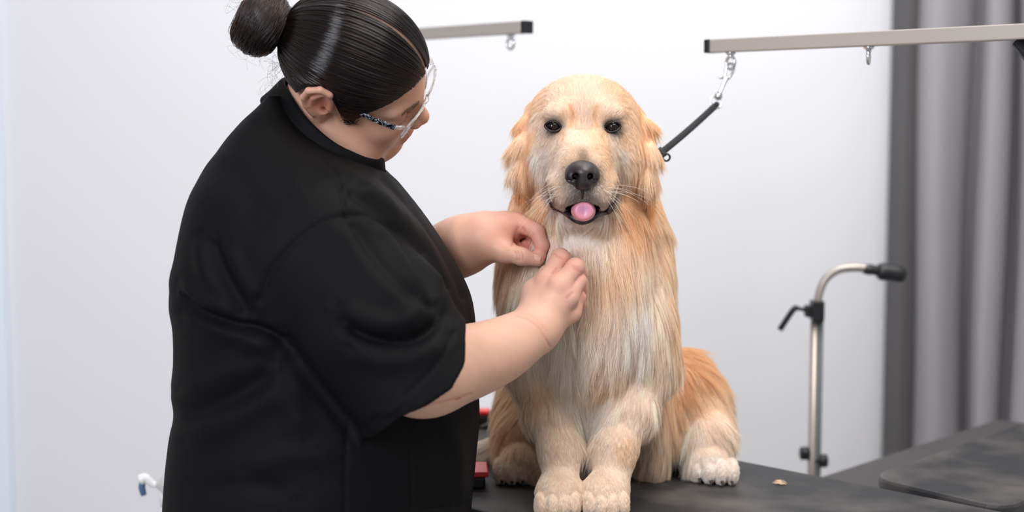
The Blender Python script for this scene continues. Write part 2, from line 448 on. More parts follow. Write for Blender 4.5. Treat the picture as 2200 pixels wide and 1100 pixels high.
mesh_of('snap_hook', [tube(hook, .0024, 10), tube(body, np.linspace(.0042, .003, 14), 12), tube(gate, .0018, 8), tube(trig, .0022, 8),
        tube([HK(.86, 0), HK(.99, 0)], .0055, 14), tube([HK(.9, 0), HK(.95, 0)], .0065, 14)], M['chrome'], le)
rc = h1 + dv*.008
mesh_of('swivel_ring', [tube(ring(rc, unit(sd+.2*fy), dv, .0105, 28), .0016, 8, closed=True)], M['chrome'], le)
s0, s1_ = LP(1536, 228, .25), LP(1421, 328, 1.0)
V = []; F = []
def strap(name, pts, wd, th, m, parent, side):
    P = np.asarray(pts); Tn = np.gradient(P, axis=0); Tn /= np.linalg.norm(Tn, axis=1)[:, None]
    V = []; F = []
    for p, t in zip(P, Tn):
        b = unit(np.cross(t, side)); a = unit(np.cross(b, t))
        for k in range(8):
            an = (k+.5)*math.pi/4; cx, cy = math.cos(an), math.sin(an)
            V.append(p + b*wd*math.copysign(abs(cx)**.5, cx) + a*th*math.copysign(abs(cy)**.5, cy))
    for i in range(len(P)-1):
        for k in range(8): F.append((i*8+k, i*8+(k+1) % 8, i*8+8+(k+1) % 8, i*8+8+k))
    F += [tuple(range(8)), tuple(range(len(P)*8-8, len(P)*8))]
    return mesh_of(name, [(np.array(V), F)], m, parent)
sl = spline([s0, (s0*2+s1_)/3 - UP*.0015, (s0+s1_*2)/3 - UP*.0015, s1_], 16)
strap('strap', sl, .0055, .0028, M['blackwebbing'], le, np.array([0, -1., .2]))
mesh_of('strap_fold', [tube([s0 + unit(s0-s1_)*.004 - fy*.004, s0 + unit(s0-s1_)*.004 + fy*.004], .0045, 12)], M['blackwebbing'], le)
sdir = unit(s1_-s0)
bm = bmesh.new(); bm_box(bm, s1_ - sdir*.003, sdir, unit(np.cross(sdir, [0, -1., .2])), unit([0, -1, .2]), .0055, .0085, .005); bevel(bm, .002)
from_bm('slider', bm, M['blackplastic'], le)
rr = LP(1431, 338, 1.0) - np.array([0, .004, 0])
mesh_of('tab_ring', [tube(ring(rr, unit([.75, 0, .6]), unit([-.6, 0, .75]), .0055, 24), .0016, 8, closed=True)], M['blackplastic'], le)

# ------------------------------------------------------------------ pole stand behind
YS = 2.9
M['rod'] = mat('dark_grey_rod', (92, 100, 106), .45)
ps = W(1750, 1000, YS); ps[2] = 0
sd_ = empty('dryer_stand', tuple(ps), 'satin steel pole stand with curved neck and black clamps by the curtain', 'stand')
zt = W(1750, 690, YS)[2]
px0, px1 = W(1744, 1000, YS)[0], W(1750, 690, YS)[0]; dx = S(14.5, YS)
mesh_of('pole', [tube([(px0, ps[1], .02), (px1, ps[1], zt)], .0088, 16)], M['dullsteel'], sd_)
mesh_of('dark_rod', [tube([(px0+dx, ps[1], .02), (px1+dx, ps[1], zt)], .0052, 12)], M['rod'], sd_)  # thin dark rod along the pole's right side
nk = spline([W(1757, 680, YS), W(1758, 640, YS), W(1772, 602, YS), W(1800, 580, YS), W(1835, 575, YS), W(1866, 577, YS)], 30)
mesh_of('curved_neck', [tube(nk, .0085, 14)], M['dullsteel'], sd_)
mesh_of('joint', [tube(spline([W(1855, 578, YS), W(1875, 580, YS), W(1890, 583, YS)], 6), [.009, .011, .011, .010, .010, .010], 14)], M['blackplastic'], sd_)
mesh_of('holder', [tube(spline([W(1884, 583, YS), W(1900, 584, YS), W(1925, 587, YS), W(1944, 592, YS)], 10), [.012, .017, .018, .018, .018, .018, .018, .018, .017, .013], 16)], M['blackplastic'], sd_)
bm = bmesh.new(); bm_box(bm, W(1755, 667, YS), (1,0,0), (0,1,0), (0,0,1), .0125, .018, .021); bm_box(bm, W(1737, 668, YS), (1,0,0), (0,1,0), (0,0,1), .008, .011, .012); bevel(bm, .003)
from_bm('clamp', bm, M['blackplastic'], sd_)
mesh_of('lever', [tube(spline([W(1734, 667, YS), W(1715, 663, YS), W(1704, 666, YS), W(1675, 709, YS)], 16), np.r_[[.004]*6, [.0062]*10], 10)], M['blackplastic'], sd_)
for a, b, yo in ((1728, 974, .0), (1768, 990, .0)):
    c = W(a, b, YS+yo); d = unit([a-1750, 0, 0])
    mesh_of('clamp_knob', [tube([np.array([ps[0], ps[1], c[2]]), c - d*.004], .006, 10), tube([c-d*.01, c-d*.008, c+d*.006, c+d*.009], [.011, .014, .014, .011], 14)], M['blackplastic'], sd_)
mesh_of('base', [lathe([(.0, 0), (.19, 0), (.19, .014), (.03, .03), (.013, .06)], ps, 32)], M['blackplastic'], sd_)

# ------------------------------------------------------------------ brushes on the table
def brush(name, c, ax, label, parts_):
    b = empty(name, tuple(c), label, 'brush'); ax = unit(ax); ay = np.cross(UP, ax)
    for nm, (x, y, z, hx, hy, hz), m in parts_:
        bm = bmesh.new(); bm_box(bm, c + ax*x + ay*y + UP*z, ax, ay, UP, hx, hy, hz); bevel(bm, min(hx, hy, hz)*.45); from_bm(nm, bm, m, b)
    return b
c = T(1020, 1042)
b = brush('slicker_brush', c, (1, .05, 0), 'red and black slicker brush lying by the person’s shirt, nearest brush', [
    ('bristle_pad', (0, 0, .010, .016, .03, .010), M['blackplastic']), ('plate', (0.0, 0, .0245, .0205, .034, .0045), M['red'])])
hp = spline([c + UP*.026 + np.array([-.012, .01, 0]), c + np.array([-.03, .03, .028]), c + np.array([-.07, .045, .026]), c + np.array([-.12, .05, .02])], 12)
mesh_of('handle', [tube(hp, [.006, .007, .009, .010, .011, .011, .011, .011, .011, .011, .010, .007], 14)], M['tan'], b)
c = T(1040, 916)
b = brush('pin_brush', c, (1, -.1, 0), 'black brush with red trim lying on the far table edge behind the dog', [
    ('head', (-.01, 0, .013, .035, .022, .013), M['blackplastic']), ('trim', (-.012, -.004, .029, .022, .016, .0035), M['red'])])
mesh_of('handle', [tube([c + np.array([.02, 0, .011]), c + np.array([.05, -.02, .016]), c + np.array([.07, -.03, .021])], [.008, .009, .006], 12)], M['blackplastic'], b)
mesh_of('wire_guard', [tube([c + np.array([-.005, -.025, .004]), c + np.array([.03, -.03, .02]), c + np.array([.052, -.035, .032])], .003, 8)], M['dullsteel'], b)

# ------------------------------------------------------------------ spray bottle behind the person
YB = 2.42
bc = W(366, 1100, YB); zt = W(340, 1083, YB)[2]
tr = empty('trolley', (bc[0], YB, 0), 'small white trolley behind the person, under the spray bottle', 'trolley')
zs_ = zt - .2
bm = bmesh.new(); bm_box(bm, (bc[0], YB, zs_-.012), (1,0,0), (0,1,0), (0,0,1), .08, .08, .012); bevel(bm, .004); from_bm('shelf', bm, M['white'], tr)
for i in (-1, 1):
    for j in (-1, 1): mesh_of('leg', [tube([(bc[0]+.068*i, YB+.068*j, 0), (bc[0]+.068*i, YB+.068*j, zs_-.025)], .008, 10)], M['dullsteel'], tr)
sb = empty('spray_bottle', (bc[0], YB, zs_), 'white spray bottle with blue trigger behind the person’s back', 'bottle')
mesh_of('bottle', [lathe([(.0, 0), (.036, 0), (.038, .006), (.038, .13), (.034, .165), (.022, .19), (.0155, .2)], (bc[0]+.012, YB, zs_), 28)], M['white'], sb)
kx = bc[0]+.012
mesh_of('collar', [lathe([(.017, 0), (.018, .002), (.018, .024), (.014, .028)], (kx, YB, zt), 24)], M['grey'], sb)
mesh_of('nozzle_cone', [tube(spline([W(372, 1041, YB), W(357, 1041, YB), W(346, 1041, YB), W(336, 1041, YB)], 8), [.030, .027, .024, .020, .016, .012, .008, .005], 18)], M['grey'], sb)
hd = spline([W(338, 1042, YB), W(328, 1040, YB), W(318, 1031, YB), W(311, 1027, YB), W(302, 1031, YB)], 14)
mesh_of('spray_head', [tube(hd, np.linspace(.005, .0098, 14), 14), tube([W(358, 1044, YB), W(362, 1086, YB)], [.014, .014], 14)], M['white'], sb)
mesh_of('trigger', [tube(spline([W(306, 1036, YB), W(305, 1048, YB), W(309, 1064, YB)], 8), [.005, .0055, .006, .006, .006, .0058, .0055, .005], 10)], M['blue'], sb)

# tuft of clipped hair on the table
rng = np.random.default_rng(5); c = T(1675, 1040); parts = []
for i in range(26):
    a = rng.uniform(0, 6.28); u = np.array([math.cos(a), math.sin(a), 0]); q = c + np.r_[rng.normal(0, .003, 2), .0012]
    parts.append(tube(spline([q-u*.007, q+UP*rng.uniform(.001, .005), q+u*.007 + UP*.0005], 6), .0004, 5))
o = mesh_of('fur_tuft', parts, mat('cream_hair', (226, 200, 168), .7)); tag(o, 'tiny tuft of clipped cream fur lying on the black table', 'fur tuft')
# ------------------------------------------------------------------ the person: fields
RH = np.array([[.905, .277, .324], [.076, .644, -.762], [-.42, .714, .561]])
u_, _, v_ = np.linalg.svd(RH); RH = u_@v_
HO = W(750.4, 167.4, 2.01)
def HL(P): return (np.asarray(P)-HO)@RH            # world -> head
def HW(p): return np.asarray(p, float)@RH.T + HO   # head -> world
def mir(f, c, *a): return [(f((c[0], s*c[1], c[2]), *a)) for s in (-1, 1)]
def face_field():
    it = [(ell((-.004, 0, .045), (.099, .077, .086)), .02), (ell((.036, 0, -.012), (.066, .062, .082)), .03)]
    for s in (-1, 1):
        it += [(cone((.005, s*.050, -.055), (.070, s*.020, -.086), .030, .024), .03),
               (ell((.052, s*.036, -.036), (.042, .034, .042)), .02),
               (ell((.068, s*.036, -.008), (.024, .026, .018)), .02)]
    it += [(ell((.083, 0, -.088), (.022, .026, .020)), .015), (ell((.045, 0, -.104), (.046, .050, .032)), .03),
           (cone((-.01, -.03, -.06), (.03, 0, -.09), .04, .04), .03)]
    for s in (-1, 1):
        it += [(cone((.086, s*.012, .032), (.074, s*.048, .034), .010, .010), .012),
               (ell((.103, s*.030, .013), (.020, .016, .012)), .012, 'cut'),
               (ell((.0775, s*.032, .012), (.0155, .0165, .0135)), .004)]
    it += [(cone((.088, 0, .030), (.108, 0, -.006), .0075, .0105), .014), (ell((.112, 0, -.011), (.0125, .0125, .011)), .008)]
    for s in (-1, 1):
        it += [(ell((.106, s*.0135, -.016), (.011, .0075, .0085)), .006), (ell((.113, s*.007, -.0235), (.005, .0035, .004)), .003, 'cut')]
    it += [(ell((.090, 0, -.052), (.017, .030, .020)), .015),
           (ell((.1025, 0, -.0475), (.0095, .024, .0062)), .005), (ell((.1005, 0, -.0605), (.0095, .021, .0072)), .005),
           (cone((.112, -.012, -.0535), (.106, -.026, -.055), .0018, .0015), .003, 'cut'), (cone((.112, -.012, -.0535), (.112, .012, -.0535), .0018, .0018), .003, 'cut'),
           (cone((.112, .012, -.0535), (.106, .026, -.055), .0018, .0015), .003, 'cut'), (cone((.108, -.014, -.073), (.108, .014, -.073), .004, .004), .006, 'cut')]
    # ears: bowl, rim, inner fold, lobe
    for s in (-1, 1):
        def E(x, y, z): return np.array(((x+.014)*1.14-.022, s*((y-.079)*1.14+.079), z*1.14+.022))
        it += [(cone(E(-.006, .066, -.004), E(-.012, .072, .004), .016, .016), .012),
               (ell(E(-.014, .079, .004), (.0205, .0080, .032), None), .006)]
        it += [(ell(E(-.010, .089, .003), (.0140, .0100, .0225)), .003, 'cut'), (cone(E(-.004, .084, -.006), E(-.001, .078, -.007), .006, .005), .003, 'cut')]
        rim = [E(.000, .078, .016), E(-.004, .084, .029), E(-.016, .087, .033), E(-.028, .088, .024), E(-.031, .087, .008), E(-.026, .084, -.008), E(-.016, .080, -.020)]
        it += [(chain(rim, [.0045, .0045, .0046, .0046, .0045, .0045, .006], .002), .003),
               (chain([E(-.012, .083, .022), E(-.021, .085, .012), E(-.021, .083, -.004), E(-.013, .081, -.013)], [.003, .0038, .004, .0035], .002), .003),
               (ell(E(-.008, .077, -.024), (.0085, .0055, .0115)), .006), (ell(E(.001, .078, -.002), (.004, .005, .0065)), .004)]
    f = union(it)
    return f
faceL = face_field()
headF = lambda P: faceL(HL(P))
neckF = union([(cone(HW((-.032, .005, -.035)), W(672, 320, 2.03), .046, .064), .03), (cone(HW((.012, .01, -.075)), W(735, 385, 2.02), .044, .055), .03)])

DY = .055                                           # how far the near hand reaches into the coat
def hp(px, py, Y): return W(px, py, Y+DY)
palmR = [cone(hp(1155, 706, 1.912), hp(a, b, c), .0225, r) for a, b, c, r in
         ((1181, 602, 1.932, .0155), (1203, 615, 1.912, .0145), (1219, 640, 1.912, .0140), (1225, 672, 1.926, .0130))]
fingR = [([(1176, 606, 1.934), (1204, 553, 1.946), (1212, 556, 1.970), (1206, 570, 1.99)], [.0142, .0128, .0108, .0088]),
         ([(1203, 613, 1.914), (1236, 574, 1.928), (1246, 588, 1.956), (1236, 602, 1.976)], [.0142, .0128, .0108, .0088]),
         ([(1220, 638, 1.914), (1242, 604, 1.930), (1246, 620, 1.958), (1238, 632, 1.976)], [.0134, .0117, .0100, .0085]),
         ([(1226, 670, 1.928), (1242, 639, 1.936), (1245, 652, 1.962), (1238, 662, 1.98)], [.0122, .0103, .0090, .0075])]
thumbR = chain([hp(1142, 688, 1.922), hp(1152, 630, 1.948), hp(1178, 590, 1.975), hp(1196, 572, 1.99)], [.0235, .0190, .0125, .0098], .01)
def handR():
    it = [(palmR[0], .01)] + [(p, .012) for p in palmR[1:]] + [(thumbR, .016), (cone(hp(1165, 690, 1.925), hp(1205, 650, 1.935), .024, .018), .02)]
    a = union(it)
    fs = [chain([hp(*q) for q in p], r, .004) for p, r in fingR]
    kn = [(ell(hp(*p[0]) - np.array([0, .001, 0]), (.011, .010, .011)), .01) for p, r in fingR]
    def f(P):
        d = a(P)
        for g, k in kn: d = smin(d, g(P), k)
        g = fs[0](P)
        for q in fs[1:]: g = smin(g, q(P), .0018)
        return smin(d, g, .0075)
    return f
handRF = handR()
aP = spline([W(700, 570, 1.86), W(872, 800, 1.775), W(985, 783, 1.83), W(1070, 754, 1.895), W(1128, 721, 1.945), hp(1155, 706, 1.912)], 26)
armR = chain(aP, np.interp(np.linspace(0, 5, 26), range(6), [.060, .0465, .0462, .0395, .0310, .0265]), .012)
palmL = union([(cone(W(1040, 508, 2.09), W(1084, 492, 2.095), .0295, .0230), .01), (cone(W(1050, 500, 2.10), W(1112, 483, 2.105), .026, .0165), .02),
               (cone(W(1048, 518, 2.085), W(1080, 538, 2.068), .024, .0150), .018)])
fingL = [([(1110, 478, 2.086), (1153, 497, 2.070), (1164, 527, 2.062), (1161, 547, 2.060)], [.0142, .0112, .0098, .0080]),
         ([(1112, 486, 2.106), (1150, 500, 2.112), (1146, 522, 2.104), (1130, 528, 2.100)], [.0130, .0108, .0096, .0085]),
         ([(1106, 496, 2.122), (1142, 520, 2.120), (1132, 538, 2.100), (1116, 534, 2.095)], [.0130, .0108, .0098, .0085]),
         ([(1094, 510, 2.128), (1126, 545, 2.120), (1120, 558, 2.102), (1110, 556, 2.096)], [.0120, .0098, .0088, .0078])]
thumbL = chain([W(1052, 526, 2.078), W(1084, 541, 2.064), W(1120, 551, 2.054), W(1154, 559, 2.056)], [.0215, .0145, .0118, .0096], .008)
def handL():
    fs = [chain([W(*q) for q in p], r, .004) for p, r in fingL]
    def f(P):
        d = smin(palmL(P), thumbL(P), .012); g = fs[0](P)
        for q in fs[1:]: g = smin(g, q(P), .0015)
        return smin(d, g, .007)
    return f
handLF = handL()
armL = chain([W(760, 520, 2.12), W(800, 610, 2.24), W(978, 534, 2.125), W(1010, 521, 2.10), W(1042, 508, 2.09)], [.055, .048, .0385, .0345, .0300], .03)
armsF = union([(armR, .01), (handRF, .014), (armL, .005), (handLF, .014)])

# torso of the shirt: outline rows (pixel row, left, right, half depth, y offset)
YT = 1.97
rows = [(203, 574, 592, .040, .05), (225, 548, 606, .070, .05), (250, 522, 626, .095, .045), (300, 480, 676, .130, .03), (330, 462, 728, .150, .02), (354, 446, 800, .170, .015), (376, 436, 840, .182, .01), (400, 424, 860, .195, 0), (450, 408, 899, .212, 0),
        (500, 397, 937, .222, 0), (550, 388, 967, .228, 0), (600, 380, 993, .230, 0), (640, 379, 1012, .230, 0), (690, 386, 1020, .230, 0), (750, 389, 1022, .232, 0), (800, 388, 1024, .236, 0),
        (850, 389, 1028, .240, 0), (892, 389, 1029, .243, 0), (915, 388, 1029, .245, 0), (950, 380, 1027, .248, 0), (985, 375, 1024, .25, 0), (1050, 371, 1018, .25, 0), (1110, 369, 1014, .25, 0), (1250, 374, 1000, .24, 0)]
tab = [(W(600, r[0], YT)[2], W(r[1], r[0], YT)[0], W(r[2], r[0], YT)[0], r[3], r[4]) for r in rows][::-1]
torsoF = loft(tab, YT)
slv = chain([W(640, 520, 1.87), W(690, 552, 1.845), W(800, 700, 1.79), W(905, 835, 1.768), W(980, 930, 1.75)], [.085, .108, .097, .0905, .0905], .03)
cutn = unit([.735, .16, -.66]); cutp = W(888, 818, 1.765)
cuT, cuB0 = W(990, 705, 1.765), W(785, 935, 1.765); cuD = unit(cuB0-cuT); cuL = np.linalg.norm(cuB0-cuT)
_u = np.linspace(-.3, 1.3, 60); cuX = _u*cuL; cuB = .024*np.interp(_u, [-.3, 0, .12, .28, .45, .66, 1, 1.3], [-.5, .2, .75, .85, .45, -.15, -.2, -.6])
bore = chain([W(835, 750, 1.78), W(905, 835, 1.768), W(1000, 955, 1.75)], [.070, .0835, .086], .01)
def sleeveF(P):
    d = slv(P); d = np.maximum(d, -bore(P)); u = (P-cuT)@cuD; return smax(d, (P-cuT)@cutn - np.interp(u, cuX, cuB), .003)
slvL = chain([W(740, 450, 2.13), W(845, 560, 2.20)], [.085, .062], .02)
def clothF(P):
    d = smin(torsoF(P), slvL(P), .03)
    s = sleeveF(P)
    # the sleeve grows out of the shoulder softly and lies free of the flank lower down
    k = .012 + .05*np.clip(1-np.linalg.norm(P-W(650, 500, 1.85), axis=1)/.16, 0, 1)
    return smin(d, s, k)
bodyF = union([(headF, .01), (neckF, .018), (lambda P: torsoF(P)+.016, .02), (armsF, .012)])

# ------------------------------------------------------------------ the person: skin
M['skin'] = attr_mat('skin', rough=.5, spec=.35, bump=(520, .22, .0006), sss=.12)
root = empty('person', (W(640, 900, YT)[0], YT, 0), 'person in black short-sleeved tunic with dark hair bun and clear glasses, hands on the dog', 'person')
V, F = mesh_field(bodyF, (-.50, 1.60, .62), (.14, 2.36, 1.53), .0021)
Q = HL(V); px = PX(V)
base = lin((216, 172, 150)); col = np.tile(base, (len(V), 1))
def blend(mask, c, a=1.0):
    global col
    m = (np.clip(mask, 0, 1)*a)[:, None]; col = col*(1-m) + lin(c)*m
isF = np.clip(1-np.linalg.norm(Q-np.array([.03, 0, -.01]), axis=1)/.17, 0, 1)
blend((isF > 0)*1., (204, 158, 135), .9)  # face shade put into the skin colour as a darker tone
blob = lambda c, r: np.exp(-(((Q-np.array(c))/r)**2).sum(1))
for s in (-1, 1):
    blend(blob((.06, s*.045, -.02), (.03, .03, .025)), (206, 138, 118), .5)
    blend(blob((-.022, s*.084, .026), (.022, .014, .03)), (216, 146, 126), .7)
    blend(blob((-.015, s*.081, .024), (.009, .012, .016)), (176, 92, 84), .8)
    blend(blob((.085, s*.032, .012), (.02, .02, .010)), (176, 118, 98), .5)
blend(blob((.118, 0, -.012), .016), (205, 128, 110), .6)
blend(np.clip(1.6*blob((.104, 0, -.054), (.014, .021, .0115)), 0, 1), (176, 88, 84), .75)
for p_, r_ in fingR:
    dd = seg_dist(V, np.array([hp(*q) for q in p_])); blend(np.exp(-(dd/.017)**2), (222, 156, 140), .55)
    blend(np.exp(-(np.linalg.norm(V-hp(*p_[1]), axis=1)/.013)**2), (220, 146, 130), .5)
    blend(np.exp(-(np.linalg.norm(V-hp(*p_[0]), axis=1)/.012)**2), (222, 146, 130), .35)
for p_, r_ in fingL:
    dd = seg_dist(V, np.array([W(*q) for q in p_])); blend(np.exp(-(dd/.016)**2), (208, 128, 116), .6)
blend(np.exp(-(np.linalg.norm(V-W(1075, 500, 2.08), axis=1)/.05)**2), (208, 140, 122), .5)
def crease(pts, amp, wd, c=None, a=.5, yr=(1.6, 2.06)):
    global V
    q = seg_dist(px, spline(np.array(pts, float), 20)); m = np.exp(-(q/wd)**2)*(V[:, 1] > yr[0])*(V[:, 1] < yr[1])*(GS[:, 1] < .3)
    V = V + (amp*m)[:, None]*GS
    if c is not None: blend(m, c, a)
_, GS = grad(bodyF, V)
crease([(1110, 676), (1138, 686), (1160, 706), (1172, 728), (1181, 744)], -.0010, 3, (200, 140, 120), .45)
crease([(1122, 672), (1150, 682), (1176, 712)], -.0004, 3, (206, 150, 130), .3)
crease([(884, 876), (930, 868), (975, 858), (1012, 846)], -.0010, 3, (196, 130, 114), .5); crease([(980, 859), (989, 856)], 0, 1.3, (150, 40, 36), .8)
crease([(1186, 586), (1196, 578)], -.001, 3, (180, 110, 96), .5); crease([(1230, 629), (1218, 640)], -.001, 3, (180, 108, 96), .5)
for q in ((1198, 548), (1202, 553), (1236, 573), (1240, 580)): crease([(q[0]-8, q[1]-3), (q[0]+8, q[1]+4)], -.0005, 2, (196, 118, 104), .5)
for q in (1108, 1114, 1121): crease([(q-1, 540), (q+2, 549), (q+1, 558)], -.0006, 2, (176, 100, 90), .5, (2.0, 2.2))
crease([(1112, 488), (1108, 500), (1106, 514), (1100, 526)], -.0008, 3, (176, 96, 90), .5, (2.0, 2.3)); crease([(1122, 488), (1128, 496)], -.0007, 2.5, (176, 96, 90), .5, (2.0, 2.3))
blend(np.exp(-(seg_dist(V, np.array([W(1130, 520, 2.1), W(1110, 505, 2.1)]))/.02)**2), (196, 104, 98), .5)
nz = vnoise(V*60, 3); col *= (1+.04*nz)[:, None]; n2 = vnoise(V*25, 4); col[:, 0] *= 1+.02*n2; col[:, 2] *= 1-.03*n2
skin = from_np('body', V, F, M['skin'], root, col)
bodyN = len(V)
# wrist crease lines and thumb nail
M['nail'] = mat('fingernail', (228, 178, 164), .25)
def nail(c, d, nrm_, wd, ln):
    d = unit(d); n_ = unit(np.asarray(nrm_) - d*np.dot(nrm_, d)); b = np.cross(n_, d); V = []; F = []
    for i in range(7):
        for j in range(7):
            x, y = (i/3-1), (j/3-1); V.append(c + d*ln*x*(1-.08*y*y) + b*wd*y*(1-.15*max(0, x)**2) - n_*(wd*.45*y*y + ln*.12*x*x))
    for i in range(6):
        for j in range(6): F.append((i*7+j, i*7+j+1, i*7+8+j, i*7+7+j))
    o = from_np('fingernail', np.array(V), F, M['nail'], root)
    sm = o.modifiers.new('thickness', 'SOLIDIFY'); sm.thickness = .0006; return o
tt = W(1151, 558, 2.056)
nail(tt + np.array([.001, -.0094, .003]), W(1152, 557, 2.056)-W(1120, 549, 2.054), (0, -1, .25), .0062, .0072)

# ------------------------------------------------------------------ the tunic
M['cloth'] = mat('black_tunic_cloth', (8, 8, 11), .7, spec=.12, bump=(30, .10, .004))
V, F = mesh_field(clothF, (-.52, 1.60, .66), (.10, 2.36, 1.40), .0033)
_, G = grad(clothF, V)
px = PX(V); vis = np.clip((.25-G[:, 1])*3, 0, 1)
def fold(pts, amp, wd, soft=True):
    global V
    amp = amp*.8 if soft else amp
    p = spline(np.array(pts, float), 24); d = seg_dist(px, p); t0 = np.linalg.norm(px[:, None]-p[None, [0, -1]], axis=2).min(1)
    fade = np.clip(t0/(wd*1.6), 0, 1) if soft else 1
    V += (amp*np.exp(-(d/wd)**2)*vis*fade)[:, None]*G
def pleat(pts, amp, wd):          # ridge with a sharper valley beside it
    a = np.array(pts, float); t = np.gradient(a, axis=0); n = np.stack([-t[:, 1], t[:, 0]], 1); n /= np.linalg.norm(n, axis=1)[:, None]
    fold(a, amp, wd); fold(a+n*wd*1.1, -amp*.9, wd*.6)
fold([(385, 628), (430, 668), (500, 695), (560, 708), (620, 738)], -.014, 11); fold([(392, 668), (450, 700), (520, 722), (600, 748)], .010, 22); fold([(383, 600), (430, 640), (520, 672)], .008, 18)
fold([(452, 505), (470, 560), (500, 620), (545, 690)], -.009, 15); fold([(430, 500), (440, 580), (470, 640)], .007, 18); fold([(490, 520), (520, 590), (560, 650)], .006, 18)
fold([(744, 462), (690, 480), (630, 525), (585, 580), (562, 640)], -.003, 7, False); fold([(744, 462), (800, 466), (860, 490), (905, 545)], -.003, 6, False)
fold([(700, 340), (728, 385), (742, 460)], -.003, 4, False)
fold([(948, 682), (915, 716), (865, 735), (800, 728), (740, 700)], -.013, 13); fold([(930, 650), (870, 690), (800, 690), (720, 650)], .010, 24); fold([(960, 720), (900, 765), (820, 775), (750, 745)], .009, 26)
fold([(750, 470), (800, 545), (860, 612), (915, 655), (946, 672)], -.006, 13); fold([(728, 480), (775, 560), (835, 630), (900, 680)], .006, 24); fold([(800, 480), (850, 540), (905, 610), (940, 650)], .005, 14)
fold([(740, 400), (800, 440), (860, 500), (905, 580), (935, 650)], -.010, 14); fold([(770, 390), (840, 440), (910, 520), (960, 620)], .008, 16); fold([(820, 380), (880, 440), (945, 530), (995, 640)], -.004, 7, False)
fold([(390, 895), (440, 880), (520, 845), (600, 790)], -.010, 22); fold([(385, 840), (450, 820), (540, 770)], .008, 26); fold([(400, 950), (500, 900), (620, 830)], .008, 30)
fold([(600, 720), (660, 800), (720, 880), (780, 945)], -.010, 16); fold([(560, 760), (620, 860), (660, 950)], .007, 30)
fold([(746, 900), (742, 1000), (740, 1110)], -.002, 4, False); fold([(882, 885), (883, 1000), (884, 1090)], -.002, 4, False); fold([(884, 1088), (950, 1090), (1010, 1082)], -.002, 4, False)
fold([(800, 890), (840, 880), (870, 850)], .003, 8); fold([(820, 910), (850, 890)], -.003, 6)
fold([(975, 715), (940, 780), (870, 850), (780, 918)], -.0022, 4, False)
fold([(520, 1010), (620, 980), (740, 990)], .006, 26); fold([(420, 1060), (520, 1040), (640, 1060)], -.006, 24); fold([(960, 900), (990, 1000), (985, 1090)], .006, 20)
fold([(540, 300), (600, 330), (660, 400)], .005, 26); fold([(480, 330), (530, 400), (560, 470)], -.005, 26)
V += (.0020*vnoise(V*13, 1) + .0004*vnoise(V*34, 2))[:, None]*G
tunic = from_np('tunic', V, F, M['cloth'], root)
# collar: stand and turned-down leaf
cl = spline([W(770, 300, 2.085), W(700, 235, 2.09), W(630, 196, 2.07), W(602, 196, 2.03), W(622, 236, 1.985), W(660, 287, 1.955), W(712, 331, 1.945), W(766, 354, 1.955), W(800, 358, 1.975), W(814, 350, 2.0)], 70)
cen = W(712, 275, 2.02); axn = unit(W(735, 235, 2.0)-W(690, 330, 2.02)); V = []; F = []
prof = [(.010, -.030), (.004, -.016), (.000, .000), (-.001, .014), (.002, .0175), (.005, .0155), (.009, .002), (.014, -.014), (.021, -.028)]
for i, p in enumerate(cl):
    o_ = p-cen; o_ = o_-axn*o_.dot(axn); o_ = unit(o_); k = 1 - .5*max(0, (i-50)/20)
    for a, b in prof: V.append(p + o_*a*(1+.15*math.sin(i*.4)) + axn*b*k)
m_ = len(prof)
for i in range(len(cl)-1):
    for j in range(m_-1): F.append((i*m_+j, i*m_+j+1, i*m_+m_+j+1, i*m_+m_+j))
co = from_np('collar', np.array(V), F, M['cloth'], tunic)
sm = co.modifiers.new('thickness', 'SOLIDIFY'); sm.thickness = .0025; sm.offset = 0
co.modifiers.new('smooth', 'SUBSURF').render_levels = 1
# trousers and shoes: what the person stands on
zc = .70; hx = W(690, 1100, YT)[0]
leg = union([(ell((hx, YT, .74), (.195, .215, .14)), .05)] + [(chain([(hx, YT+s*.10, .70), (hx+.01, YT+s*.115, .42), (hx-.005, YT+s*.12, .07)], [.115, .085, .075], .03), .05) for s in (-1, 1)])
V, F = mesh_field(lambda P: np.maximum(leg(P), .045-P[:, 2]), (hx-.24, YT-.3, .02), (hx+.24, YT+.3, .92), .009)
from_np('trousers', V, F, M['cloth'], root)
for s in (-1, 1):
    V, F = mesh_field(union([(ell((hx+.035, YT+s*.12, .045), (.125, .045, .045)), .02), (ell((hx-.02, YT+s*.12, .07), (.07, .042, .05)), .03), (ell((hx+.03, YT+s*.12, .006), (.14, .05, .012)), .006)]), (hx-.15, YT+s*.12-.08, -.01), (hx+.2, YT+s*.12+.08, .14), .006)
    V[:, 2] = np.maximum(V[:, 2], 0); from_np('shoe', V, F, M['blackplastic'], root)
# ------------------------------------------------------------------ the person: hair
def hair_mat(name, mel, red, rough=.28, rr=.3, coat=0):
    m = bpy.data.materials.new(name); m.use_nodes = True; nt = m.node_tree; nt.nodes.clear()
    o = nt.nodes.new('ShaderNodeOutputMaterial'); h = nt.nodes.new('ShaderNodeBsdfHairPrincipled'); h.parametrization = 'MELANIN'
    h.inputs['Melanin'].default_value = mel; h.inputs['Melanin Redness'].default_value = red
    h.inputs['Roughness'].default_value = rough; h.inputs['Radial Roughness'].default_value = rr; h.inputs['Coat'].default_value = coat
    h.inputs['Random Color'].default_value = .12
    nt.links.new(h.outputs[0], o.inputs['Surface']); return m
M['hair'] = hair_mat('dark_hair', 1.0, .05, .13, .3, .6)
M['haircap'] = mat('dark_hair_base', (22, 17, 17), .45, bump=(300, .3, .001))
HC = np.array([-.004, 0, .045]); HR = np.array([.1045, .0825, .0925])
